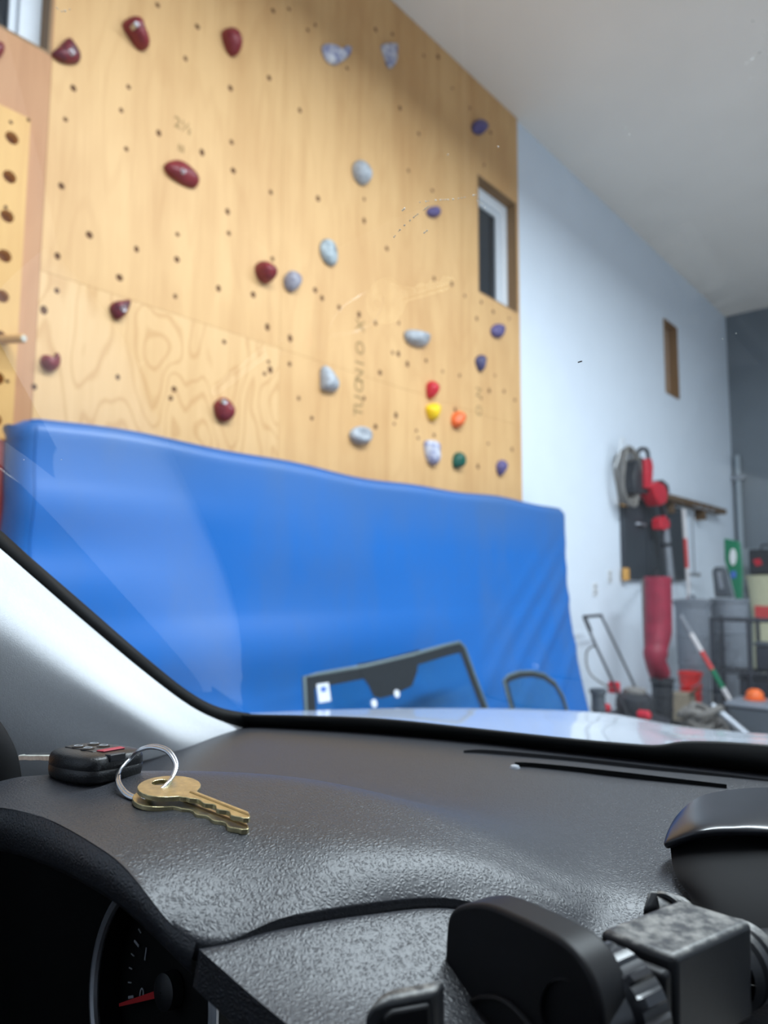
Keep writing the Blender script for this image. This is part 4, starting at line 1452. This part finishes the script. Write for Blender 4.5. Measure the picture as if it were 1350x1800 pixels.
def band(poly, d, h):
    q = inset(poly, d)
    n = len(poly)
    mb = MB()
    mb.add([p + nrm * h for p in poly] + [p + nrm * h for p in q], [(i, (i + 1) % n, n + (i + 1) % n, n + i) for i in range(n)])
    mb.add([p + nrm * (h + 0.0015) for p in poly] + [p + nrm * (h + 0.0015) for p in q], [(i, (i + 1) % n, n + (i + 1) % n, n + i) for i in range(n)])
    return mb


spare.part('black_border', band(outer, 0.055, 0.0062), M['frit'])
spare.part('edge_trim', MB().tube([p + nrm * 0.004 for p in outer], 0.009, 8, closed=True), M['glass_edge'])
mir = [(625, 1168), (680, 1157), (735, 1142), (731, 1180), (722, 1206), (690, 1222), (666, 1228), (654, 1225), (645, 1205), (634, 1190)]
spare.part('mirror_patch', MB().prism([LP(*p) + nrm * 0.0085 for p in mir], nrm * 0.0015), M['frit'])
for px, py, r_, mt_, nm in ((566, 1218, 0.035, 'sticker', 'sticker'), (694, 1220, 0.018, 'sticker', 'sensor_disc'), (654, 1237, 0.018, 'sticker', 'sensor_disc')):
    c = LP(px, py) + nrm * 0.0105
    tx = Vector((1, 0, 0))
    ty = nrm.cross(tx).normalized()
    if nm == 'sticker':
        k = spare.part(nm, MB().prism([c + tx * a * r_ + ty * b * r_ * 1.1 for a, b in ((-1, -1), (1, -1), (1, 1), (-1, 1))], nrm * 0.001), M[mt_])
        spare.part('sticker_print', MB().prism([c + nrm * 0.0012 + tx * a * r_ * 0.45 + ty * (b * 0.3 + 0.4) * r_ for a, b in ((-1, -1), (1, -1), (1, 1), (-1, 1))], nrm * 0.0005), M['sticker_blue'], parent=k)
    else:
        spare.part(nm, MB().prism([c + tx * math.cos(t) * r_ + ty * math.sin(t) * r_ for t in [2 * math.pi * q / 16 for q in range(16)]], nrm * 0.004), M[mt_])

sg = [(884, 1196), (893, 1187), (912, 1181), (935, 1180), (955, 1185), (975, 1200), (989, 1224), (997, 1250)]
sp_ = [LP(*p, 0.0) for p in sg]
d2 = (LP(905, 1252) - LP(890, 1196)).normalized()
sbl = sp_[0] + d2 * ((sp_[0].z - 0.01) / -d2.z)
d3 = (sp_[-1] - sp_[-2]).normalized()
sbr = sp_[-1] + d3 * ((sp_[-1].z - 0.01) / -d3.z)
outer2 = sp_ + [sbr, sbl]
cen = sum(outer2, Vector()) / len(outer2)
side = Thing('side_window_glass', 'small round-shouldered car window glass leaning on the right part of the mat', 'car window', (sbl + sbr) / 2)
side.part('pane', MB().prism(outer2, nrm * 0.005), M['blue_glass'])
side.part('black_border', band(outer2, 0.035, 0.0055), M['frit'])
side.part('edge_trim', MB().tube([p + nrm * 0.003 for p in outer2], 0.008, 8, closed=True), M['glass_edge'])

# ------------------------------------------------------------------ wall fittings and garden gear at the right
M['board_black'] = plain('charcoal_board', sl(46, 52, 60), 0.55, var=0.12, scale=4)
M['amber'] = plain('amber_plastic', sl(214, 160, 84), 0.5)
M['tool_red'] = plain('tool_red', sl(196, 30, 50), 0.4, var=0.15)
M['sleeve_red'] = plain('crimson_nylon', sl(136, 26, 52), 0.55, var=0.2, scale=8)
M['tool_black'] = plain('tool_black', sl(40, 42, 48), 0.5, var=0.25)
M['tube_grey'] = plain('silver_tube', sl(150, 154, 162), 0.35, 0.5, var=0.1)
M['cord'] = plain('grey_cord', sl(120, 116, 112), 0.7, var=0.25)
M['white_pl'] = plain('white_plastic', sl(224, 226, 228), 0.5, var=0.03)
M['bin_grey'] = plain('bin_grey', sl(120, 126, 136), 0.5, var=0.08)
M['bin_dark'] = plain('bin_dark', sl(74, 80, 88), 0.5, var=0.1)
M['bucket'] = plain('bucket_red', sl(214, 42, 40), 0.4, var=0.1)
M['green'] = plain('green_plastic', sl(16, 120, 84), 0.45, var=0.1)
M['shelf_black'] = plain('black_steel', sl(38, 42, 52), 0.5, var=0.1)
M['cream'] = plain('cream_sack', sl(206, 202, 170), 0.8, var=0.1)
M['orange_pl'] = plain('orange_plastic', sl(232, 104, 36), 0.45, var=0.08)
M['brown'] = plain('dark_timber', sl(96, 74, 52), 0.7, var=0.3, scale=12)
M['broom_red'] = plain('broom_red', sl(206, 70, 70), 0.5, var=0.1)
M['pale'] = plain('pale_painted_wood', sl(214, 210, 212), 0.6, var=0.08)
M['tan'] = plain('tan_cardboard', sl(142, 130, 112), 0.8, var=0.1)

# charcoal wall panel
b0, b1 = wpt(1096, 870, 0.03), wpt(1206, 1021, 0.03)
t = Thing('wall_panel', 'charcoal tool panel with amber corner clips hung on the white wall', 'tool panel', ((b0.x + b1.x) / 2, -0.01, b1.z))
pb = t.part('panel', MB().box((b0.x, -0.03, b1.z), (b1.x, YB - 0.001, b0.z)), M['board_black'], bevel=0.012)
w3 = (b1.x - b0.x) / 3
for k in (1, 2):
    t.part('rib', MB().box((b0.x + w3 * k - 0.02, -0.042, b1.z + 0.05), (b0.x + w3 * k + 0.02, -0.0295, b0.z - 0.05)), M['board_black'], parent=pb, bevel=0.004)
for z in (b1.z + 0.05, b0.z - 0.05):
    t.part('corner_clip', MB().box((b0.x - 0.03, -0.045, z - 0.06), (b0.x + 0.06, -0.005, z + 0.06)), M['amber'], bevel=0.008)
c = wpt(1126, 922, 0.04)
t.part('handle', MB().tube([(c.x - 0.1, -0.03, c.z), (c.x - 0.08, -0.06, c.z), (c.x + 0.08, -0.06, c.z), (c.x + 0.1, -0.03, c.z)], 0.012, 8), M['tube_grey'])

# backpack blower with coiled cord hung on hooks above the panel
h0 = wpt(1128, 868, 0.15)
t = Thing('power_tool', 'black and red power tool with loop handle hanging above the charcoal panel', 'power tool', (h0.x, -0.12, h0.z))
def on(px, py, off):
    return wpt(px, py, off)
t.part('motor_body', MB().prism([on(px, py, 0.16) for px, py in ((1118, 868), (1116, 835), (1121, 808), (1130, 803), (1140, 812), (1142, 845), (1143, 868))], (0, 0.14, 0)), M['tool_black'], bevel=0.02)
t.part('red_shroud', MB().prism([on(px, py, 0.20) for px, py in ((1137, 806), (1146, 806), (1149, 820), (1148, 838), (1146, 858), (1138, 858))], (0, 0.12, 0)), M['tool_red'], bevel=0.012)
t.part('carry_handle', MB().tube(spline([on(px, py, 0.14) for px, py in ((1122, 812), (1121, 796), (1128, 789), (1137, 792), (1140, 808))], 5), 0.02, 10), M['tool_black'])
t.part('hook', MB().tube([(h0.x, -0.12, h0.z + 0.1), (h0.x, YB - 0.004, h0.z + 0.1)], 0.012, 8), M['tube_grey'])

c0 = wpt(1103, 838, 0.10)
t = Thing('cord_coil', 'coil of grey extension cord hanging left of the black and red power tool', 'cord', (c0.x, -0.05, c0.z))
for k in range(4):
    pts = []
    for q in range(28):
        an = 2 * math.pi * q / 28
        pts.append((c0.x + (0.16 + 0.012 * k) * math.cos(an), -0.05 - 0.03 * k + 0.012 * math.sin(3 * an + k), c0.z + (0.24 + 0.014 * k) * math.sin(an)))
    t.part('loop', MB().tube(pts, 0.016, 8, closed=True), M['cord'])
lp = wpt(1088, 800, 0.12)
t.part('loose_end', MB().tube(spline([(c0.x + 0.02, -0.1, c0.z + 0.22), (c0.x - 0.1, -0.1, c0.z + 0.36), (lp.x, -0.12, lp.z), (lp.x - 0.05, -0.1, lp.z - 0.12)], 6), 0.007, 8), M['white_pl'])
t.part('hook', MB().tube([(c0.x, -0.15, c0.z + 0.2), (c0.x, YB - 0.004, c0.z + 0.2)], 0.012, 8), M['tube_grey'])

# pole saw: red head above, silver shaft in front of the panel
s0, s1 = wpt(1168, 905, 0.14), wpt(1178, 1018, 0.14)
t = Thing('power_tool', 'red-headed power tool with silver shaft hanging down the charcoal panel', 'power tool', s1)
t.part('motor_housing', MB().prism([on(px, py, 0.22) for px, py in ((1148, 852), (1158, 846), (1170, 852), (1175, 868), (1173, 884), (1162, 889), (1153, 872))], (0, 0.15, 0)), M['tool_red'], bevel=0.02)
t.part('battery', MB().prism([on(px, py, 0.2) for px, py in ((1158, 846), (1166, 843), (1176, 852), (1178, 868), (1172, 866), (1168, 854))], (0, 0.1, 0)), M['tool_black'], bevel=0.012)
t.part('upper_shaft', MB().tube([on(1163, 882, 0.14), on(1168, 905, 0.14)], 0.03, 10), M['tool_black'])
t.part('grip_collar', MB().prism([on(px, py, 0.19) for px, py in ((1162, 912), (1170, 906), (1177, 914), (1179, 926), (1172, 932), (1163, 930))], (0, 0.1, 0)), M['tool_red'], bevel=0.015)
t.part('shaft', MB().tube([on(1169, 930, 0.14), s1], 0.042, 12), M['tube_grey'])
t.part('cuff', MB().tube([on(1171, 954, 0.14), on(1171.5, 960, 0.14)], 0.05, 12), M['tool_black'])
t.part('hook', MB().tube([(s0.x, -0.14, s0.z + 0.16), (s0.x, -0.04, s0.z + 0.18)], 0.012, 8), M['tube_grey'])

# timber shelf rail with brooms hanging from it
r0, r1 = wpt(1178, 873, 0.12), wpt(1248, 889, 0.12)
t = Thing('tool_rail', 'dark timber rail with hooks fixed to the wall right of the red-headed power tool', 'rail', ((r0.x + r1.x) / 2, -0.05, r0.z))
t.part('rail', MB().box((r0.x, -0.12, r0.z - 0.035), (r0.x + 2.0, YB - 0.001, r0.z + 0.03)), M['brown'], bevel=0.006)
t.part('bracket', MB().box((r0.x + 0.15, -0.1, r0.z - 0.16), (r0.x + 0.19, YB - 0.001, r0.z - 0.036)), M['brown'])
t.part('bracket', MB().box((r0.x + 1.2, -0.1, r0.z - 0.16), (r0.x + 1.24, YB - 0.001, r0.z - 0.036)), M['brown'])
for k in range(3):
    t.part('hook', MB().tube([(r0.x + 0.75 + 0.25 * k, -0.115, r0.z - 0.03), (r0.x + 0.75 + 0.25 * k, -0.17, r0.z - 0.07), (r0.x + 0.75 + 0.25 * k, -0.19, r0.z - 0.03)], 0.01, 6), M['tube_grey'])


def stick(name, label, cat, p, q, r_, mats, head=None, headmat=None):
    t = Thing(name, label, cat, q)
    d = q - p
    n = len(mats)
    for k, m in enumerate(mats):
        t.part('shaft', MB().tube([p + d * k / n, p + d * (k + 1) / n], r_, 10), M[m])
    if head:
        t.part('head', head, M[headmat], bevel=0.01)
    return t


p, q = on(1201, 895, 0.135), on(1214, 1102, 0.135)
stick('striped_stick', 'red and white long-handled stick hanging from the timber rail', 'stick', p, q, 0.022, ['pale', 'broom_red', 'pale', 'broom_red'],
      MB().prism([q + Vector(v) for v in ((-0.03, -0.02, 0.03), (0.03, -0.02, 0.03), (0.05, -0.3, -0.06), (-0.03, -0.3, -0.06))], (0, 0.0, -0.05)), 'broom_red')
p, q = on(1216, 897, 0.10), on(1221, 1010, 0.10)
stick('hanging_tool', 'thin grey long-handled tool hanging at the right end of the timber rail', 'tool', p, q, 0.009, ['tube_grey'],
      MB().box((q.x - 0.16, q.y - 0.02, q.z - 0.02), (q.x + 0.16, q.y + 0.02, q.z + 0.02)), 'tube_grey')

# crimson sleeve hanging in front of the panel
pts = [on(px, py, 0.42) for px, py in ((1156, 1014), (1157, 1060), (1157, 1105), (1154, 1135), (1152, 1160), (1160, 1185))]
t = Thing('nylon_bag', 'long crimson nylon bag hanging below the charcoal panel over a black bin', 'bag', pts[-1])
t.part('bag', MB().tube(spline(pts, 5), [0.115] * 11 + [0.115 - 0.004 * k for k in range(5)] + [0.095 + 0.008 * math.sin(k) for k in range(6)] + [0.09] * 4, 14), M['sleeve_red'])
t.part('side_strap', MB().tube(spline([on(px, py, 0.30) for px, py in ((1133, 1018), (1134, 1060), (1136, 1110), (1138, 1150))], 5), 0.03, 8), M['cord'])
t.part('loop', MB().tube(spline([on(1156, 1014, 0.42), on(1155, 1004, 0.3), on(1154, 1000, 0.05)], 5), 0.012, 8), M['tool_black'])

# outlets on the wall
for px, py, lb in ((1071, 1013, 'small white switch plate on the wall nearest the charcoal panel'), (1045, 1036, 'small white outlet plate on the wall nearest the blue mat')):
    c = wpt(px, py, -YB)
    t = Thing('outlet_plate', lb, 'outlet', (c.x, YB, c.z))
    t.part('plate', MB().box((c.x - 0.045, YB - 0.009, c.z - 0.06), (c.x + 0.045, YB - 0.001, c.z + 0.06)), M['white_pl'], bevel=0.003)
    for dz in (-0.025, 0.025):
        t.part('socket', MB().box((c.x - 0.018, YB - 0.013, c.z + dz - 0.014), (c.x + 0.018, YB - 0.0085, c.z + dz + 0.014)), M['tube_grey'], bevel=0.002)

# pipe in the corner of the far wall
pp_ = spt(1300, 900, FAR - 0.06)
t = Thing('corner_pipe', 'thin grey vertical pipe on the grey far wall beside the corner', 'pipe', (FAR - 0.06, pp_.y, 0))
t.part('pipe', MB().tube([(FAR - 0.06, pp_.y, 0.0), (FAR - 0.06, pp_.y, spt(1300, 800, FAR - 0.06).z)], 0.035, 10), M['grey_lo'])
zc_ = spt(1300, 840, FAR - 0.06).z
t.part('bracket', MB().box((FAR - 0.11, pp_.y - 0.08, zc_ - 0.03), (FAR - 0.003, pp_.y + 0.08, zc_ + 0.03)), M['tube_grey'], bevel=0.006)


# lawn mower: handle folded back towards the wall
mf = zpt(1118, 1310, 0.0)
mx, mo = mf.x, -mf.y
t = Thing('lawn_mower', 'black lawn mower with red caps and upright handle, left of the crimson bag', 'lawn mower', (mx, -mo, 0))
K = 0.88
def L3(a, b, z):
    return Vector((mx + a * K, -mo + b * K, z * K))
t.part('deck', MB().grid([[L3(r * 0.27 * math.cos(an), r * 0.30 * math.sin(an) * (1.1 if math.sin(an) > 0 else 1.0), z) for an in [2 * math.pi * k / 24 for k in range(24)]] for r, z in ((1.0, 0.06), (1.05, 0.14), (0.98, 0.24), (0.6, 0.29), (0.02, 0.30))], wrap=True), M['tool_black'])
t.part('engine', MB().grid([[L3(r * math.cos(an), r * math.sin(an), z) for an in [2 * math.pi * k / 20 for k in range(20)]] for r, z in ((0.15, 0.27), (0.17, 0.34), (0.16, 0.42), (0.11, 0.46), (0.03, 0.47))], wrap=True), M['tool_black'])
t.part('pull_cap', MB().grid([[L3(r * math.cos(an), r * math.sin(an), z) for an in [2 * math.pi * k / 16 for k in range(16)]] for r, z in ((0.1, 0.45), (0.1, 0.49), (0.05, 0.51), (0.004, 0.515))], wrap=True), M['cord'])
for a, b in ((-0.27, -0.27), (0.27, -0.27), (-0.27, 0.29), (0.27, 0.29)):
    w_ = t.part('wheel', MB().lathe([(0.02, -0.022), (0.08, -0.022), (0.09, -0.012), (0.09, 0.012), (0.08, 0.022), (0.02, 0.022)], L3(a, b, 0.115), 20, 'X'), M['rubber'])
    t.part('wheel_cap', MB().lathe([(0.035, -0.032), (0.045, -0.02), (0.045, 0.02), (0.035, 0.032)], L3(a, b, 0.115), 14, 'X'), M['cord'], parent=w_)
for a, b, z in ((-0.2, 0.2, 0.33), (-0.2, -0.16, 0.31)):
    t.part('red_cap', MB().lathe([(0.02, -0.05), (0.035, -0.035), (0.035, 0.035), (0.02, 0.05)], L3(a, b, z), 12, 'Y'), M['tool_red'])
hb = L3(0, 0.62, 1.16)
for dx in (-0.2, 0.2):
    t.part('handle_bar', MB().tube(spline([L3(dx, -0.02, 0.28), L3(dx, 0.14, 0.62), L3(dx, 0.29, 0.93), L3(dx * 0.9, 0.38, 1.13)], 6), 0.011, 8), M['tool_black'])
t.part('cross_bar', MB().tube([L3(-0.19, 0.38, 1.13), L3(0.19, 0.38, 1.13)], 0.013, 8), M['tool_black'])
t.part('grip_sleeve', MB().tube([L3(-0.185, 0.32, 1.0), L3(-0.18, 0.375, 1.12)], 0.018, 8), M['tool_black'])
t.part('control_cable', MB().tube(spline([L3(-0.1, 0.1, 0.46), L3(-0.15, 0.34, 0.6), L3(-0.15, 0.38, 0.8), L3(-0.18, 0.27, 0.88)], 6), 0.008, 6), M['cord'])
t.part('red_lever', MB().box(L3(-0.12, 0.1, 0.45), L3(-0.06, 0.2, 0.55)), M['tool_red'], bevel=0.012)


def tub(name, label, cat, spot, r0_, r1_, h, mat, rim=0.012, sy=1.0, handle=False, lid=False):
    """open round tub standing on the floor spot below a pixel"""
    q = zpt(*spot, 0.0)
    x, off = q.x, -q.y
    t = Thing(name, label, cat, (x, -off, 0))
    t.part('body', MB().lathe([(r0_ * 0.96, 0.0), (r0_, 0.02), (r1_, h - 0.03), (r1_ + rim, h - 0.03), (r1_ + rim, h), (r1_ - 0.004, h), (r0_ - 0.01, 0.03), (0.01, 0.025)], (x, -off, 0), 24, sy=sy), M[mat])
    if handle:
        t.part('bail', MB().tube([(x - r1_ * 0.75 * math.sin(a) - 0.02, -off + (r1_ + 0.01) * math.cos(a), h - 0.06 - r1_ * 0.75 * math.sin(a)) for a in [math.pi * k / 12 for k in range(13)]], 0.006, 6), M['tube_grey'])
    for k in range(2):
        zz = h * (0.45 + 0.25 * k)
        rz_ = r0_ + (r1_ - r0_) * zz / h
        t.part('rib', MB().lathe([(rz_, zz - 0.01), (rz_ + 0.007, zz - 0.006), (rz_ + 0.007, zz + 0.006), (rz_, zz + 0.01)], (x, -off, 0), 24, sy=sy), M[mat])
    if lid:
        t.part('lid', MB().lathe([(r1_ + 0.02, h), (r1_ + 0.025, h + 0.02), (r1_ * 0.8, h + 0.035), (0.02, h + 0.045)], (x, -off, 0), 24, sy=sy), M[mat])
        t.part('lid_handle', MB().tube([(x - 0.07, -off, h + 0.035), (x - 0.06, -off, h + 0.07), (x + 0.06, -off, h + 0.07), (x + 0.07, -off, h + 0.035)], 0.012, 8), M[mat])
    return t, x


tub('waste_bin', 'low dark bin half hidden behind the right edge of the blue mat', 'bin', (1054, 1324), 0.045, 0.052, 0.47, 'bin_dark')
tub('waste_bin', 'black bin standing under the crimson bag', 'bin', (1167, 1290), 0.075, 0.088, 0.46, 'tool_black')
tub('bucket', 'bright red bucket with grey bail right of the black bin', 'bucket', (1216, 1262), 0.085, 0.1, 0.43, 'bucket', handle=True)
tub('trash_can', 'tall grey trash can with domed lid behind the red bucket', 'trash can', (1224, 1254), 0.14, 0.165, 1.08, 'bin_grey', lid=True)
tub('trash_can', 'pale grey open trash can behind the black wire rack', 'trash can', (1290, 1252), 0.15, 0.175, 1.12, 'bin_grey')

# tool with pale and green shaft leaning in front of the cans
q = zpt(1264, 1272, 0.04)
p = spt(1196, 1082, q.x - 0.1)
e_ = spt(1262, 1195, q.x)
q = Vector((q.x, e_.y, 0.04))
q = p + (e_ - p) * ((p.z - 0.04) / (p.z - e_.z))
t = stick('long_tool', 'pale, red and green long tool leaning diagonally in front of the grey trash cans', 'tool', p, q, 0.022, ['tube_grey', 'pale', 'broom_red', 'green', 'pale', 'tube_grey'],
          MB().lathe([(0.02, 0.0), (0.07, 0.01), (0.07, 0.05), (0.03, 0.08)], q + Vector((0, 0, -0.03)), 16), 'tool_black')

# green folding sled and black case against the wall
sG = zpt(1290, 1240, 0.0).x + 0.3
gs = lambda px, py, k=0.0: spt(px, py, sG - k)
g0 = [gs(*p) for p in ((1272, 946), (1300, 952), (1304, 1000), (1304, 1060), (1300, 1100), (1294, 1060), (1284, 1020), (1273, 985))]
g0[4].z = 0.0
g0[4].y = (g0[3].y + g0[5].y) / 2
t = Thing('green_panel', 'upright green plastic panel with white oval behind the trash cans', 'panel', g0[4])
t.part('shell', MB().prism(g0, (0.05, 0, 0)), M['green'], bevel=0.015)
t.part('pale_oval', MB().prism([gs(px, py, 0.012) for px, py in oval(1288, 979, 6, 15, 0, 16)], (0.02, 0, 0)), M['white_pl'], bevel=0.004)
t.part('blue_decal', MB().prism([gs(px, py, 0.012) for px, py in oval(1289, 1010, 5, 7, 0, 16)], (0.02, 0, 0)), M['sticker_blue'])
sK = zpt(1290, 1252, 0.0).x
ks = lambda px, py, k=0.0: spt(px, py, sK - k)
bp = [ks(*p) for p in ((1251, 1003), (1256, 996), (1270, 996), (1274, 1003), (1284, 1050), (1256, 1050))]
t = Thing('hard_case', 'dark grey case leaning on the open trash can left of the green panel', 'case', (bp[0] + bp[-1]) / 2)
t.part('shell', MB().prism(bp, (0.1, 0, 0)), M['bin_dark'], bevel=0.015)
t.part('latch', MB().prism([ks(px, py, 0.01) for px, py in ((1260, 1005), (1266, 1005), (1272, 1035), (1265, 1035))], (0.02, 0, 0)), M['tube_grey'], bevel=0.003)

# black wire rack in front of the cans
rk = zpt(1258, 1273, 0.0)
rk2 = zpt(1352, 1275, 0.0)
X0, X1, Y0, Y1 = rk.x, rk.x + 0.3, rk2.y - 0.25, rk.y
t = Thing('wire_rack', 'black steel wire rack with upright bars at the right edge', 'rack', (X0 + 0.2, (Y0 + Y1) / 2, 0))
zt = spt(1290, 1086, X0).z
for x in (X0, X1):
    for y in (Y0, (Y0 + Y1) / 2, Y1):
        t.part('post', MB().tube([(x, y, 0), (x, y, zt)], 0.018, 8), M['shelf_black'])
for z in (0.12, 0.48, zt - 0.02):
    t.part('shelf_frame', MB().tube([(X0, Y0, z), (X1, Y0, z), (X1, Y1, z), (X0, Y1, z)], 0.016, 6, closed=True), M['shelf_black'])
    for k in range(1, 6):
        y = Y0 + (Y1 - Y0) * k / 6
        t.part('wire', MB().tube([(X0, y, z), (X1, y, z)], 0.007, 6), M['shelf_black'])
ym = (Y0 + Y1) / 2
solo_b = Thing('storage_tote', 'dark blue-black tote on the middle shelf of the wire rack', 'tote', (X0 + 0.2, ym - 0.1, 0.5))
solo_b.part('box', MB().box((X0 + 0.05, Y0 + 0.06, 0.50), (X1 - 0.05, ym - 0.03, 0.72)), M['shelf_black'], bevel=0.02)
solo_b.part('lid', MB().box((X0 + 0.04, Y0 + 0.05, 0.72), (X1 - 0.04, ym - 0.02, 0.75)), M['bin_dark'], bevel=0.01)
solo_c = Thing('storage_tote', 'black tote on the bottom shelf of the wire rack', 'tote', (X0 + 0.2, ym, 0.14))
solo_c.part('box', MB().box((X0 + 0.04, Y0 + 0.06, 0.14), (X1 - 0.04, Y1 - 0.2, 0.42)), M['shelf_black'], bevel=0.02)
solo_c.part('lid', MB().box((X0 + 0.03, Y0 + 0.05, 0.42), (X1 - 0.03, Y1 - 0.19, 0.45)), M['shelf_black'], bevel=0.01)

# things against the grey far wall
sA = FAR - 0.45
def fp(px, py, s=None):
    return spt(px, py, s or sA)
p0, p1 = fp(1311, 1012), fp(1400, 1330)
t = Thing('sack', 'cream sack with red print standing by the grey far wall', 'sack', (sA, (p0.y + p1.y) / 2, 0))
za, zb2 = fp(1330, 1012).z, fp(1330, 1088).z
y0_, y1_ = p0.y, fp(1390, 1012).y
t.part('bag', MB().grid([[Vector((sA + 0.16 * w_ * math.cos(an), (y0_ + y1_) / 2 + abs(y1_ - y0_) / 2 * w_ * math.sin(an), z)) for an in [2 * math.pi * k / 20 for k in range(20)]]
                     for w_, z in ((0.75, 0.0), (0.85, 0.05), (0.82, zb2 * 0.6), (0.78, zb2), (0.95, za - 0.06), (1.05, za), (0.5, za + 0.01), (0.05, za + 0.01))], wrap=True), M['cream'])
t.part('red_print', MB().box((sA - 0.145, (y0_ + y1_) / 2 - 0.12, zb2 - 0.02), (sA - 0.10, (y0_ + y1_) / 2 + 0.14, zb2 + 0.17)), M['broom_red'], bevel=0.01)
c0_, c1_ = fp(1319, 966), fp(1400, 1012)
t = Thing('tool_case', 'black tool case with red emblem resting on the cream sack', 'case', (sA, (c0_.y + c1_.y) / 2, c1_.z + 0.01))
t.part('case', MB().box((sA - 0.12, c1_.y, za + 0.012), (sA + 0.14, c0_.y, c0_.z)), M['tool_black'], bevel=0.03)
t.part('emblem', MB().prism([Vector((sA - 0.125, fp(px, py).y, fp(px, py).z)) for px, py in ((1328, 985), (1340, 982), (1345, 992), (1334, 996))], (0.02, 0, 0)), M['tool_red'])
t.part('handle', MB().tube([(sA, c0_.y - 0.12, c0_.z), (sA, c0_.y - 0.14, c0_.z + 0.05), (sA, c0_.y - 0.3, c0_.z + 0.05), (sA, c0_.y - 0.32, c0_.z)], 0.014, 8), M['tool_black'])

# low crate, heap of hose and an orange cap in front
cz = 0.30
pA = zpt(1278, 1234, cz)
t = Thing('storage_crate', 'wide low grey crate with flat lid beside the car hood', 'crate', (pA.x + 0.2, pA.y - 0.35, 0))
t.part('body', MB().box((pA.x, pA.y - 0.85, 0.0), (pA.x + 0.42, pA.y, cz - 0.03)), M['bin_dark'], bevel=0.025)
t.part('lid', MB().box((pA.x - 0.02, pA.y - 0.87, cz - 0.03), (pA.x + 0.44, pA.y + 0.02, cz)), M['bin_grey'], bevel=0.012)
oc = zpt(1327, 1230, cz)
t = Thing('orange_cap', 'round orange ball-shaped cap lying on the grey crate lid', 'cap', (oc.x, oc.y, cz))
t.part('dome', MB().lathe([(0.055, cz), (0.07, cz + 0.02), (0.066, cz + 0.06), (0.04, cz + 0.085), (0.005, cz + 0.092)], (oc.x, oc.y, 0), 18), M['orange_pl'])
t.part('rim', MB().lathe([(0.085, cz + 0.001), (0.09, cz + 0.008), (0.07, cz + 0.014), (0.05, cz + 0.012)], (oc.x, oc.y, 0), 18), M['orange_pl'])
hc = zpt(1234, 1284, 0.06)
t = Thing('hose_heap', 'tangled heap of grey hose on the floor left of the grey crate', 'hose', (hc.x, hc.y, 0))
rnd = random.Random(5)
for k in range(7):
    R_ = rnd.uniform(0.09, 0.14)
    ox, oy = rnd.uniform(-0.08, 0.08), rnd.uniform(-0.06, 0.06)
    ph = rnd.uniform(0, 6)
    t.part('coil', MB().tube([(hc.x + ox + R_ * math.cos(a), hc.y + oy + R_ * 0.9 * math.sin(a), 0.03 + 0.035 * k + 0.03 * math.sin(2 * a + ph)) for a in [2 * math.pi * q / 30 for q in range(30)]], 0.026, 8, closed=True), M['cord'])
t.part('pipe_end', MB().tube([Vector((hc.x - 0.05, hc.y - 0.1, 0.28)), Vector((hc.x - 0.05, hc.y - 0.42, 0.03))], 0.03, 10), M['tube_grey'])
bx = zpt(1197, 1229, 0.2)
t = Thing('cardboard_box', 'small pale tan box on the floor between the red bucket and black bin', 'box', (bx.x, bx.y, 0))
t.part('box', MB().box((bx.x - 0.1, bx.y - 0.1, 0), (bx.x + 0.1, bx.y + 0.07, 0.26)), M['tan'], bevel=0.006)
t.part('flap', MB().prism([(bx.x - 0.1, bx.y - 0.1, 0.26), (bx.x + 0.1, bx.y - 0.1, 0.26), (bx.x + 0.1, bx.y - 0.15, 0.31), (bx.x - 0.1, bx.y - 0.15, 0.31)], (0, 0.004, 0.003)), M['tan'])
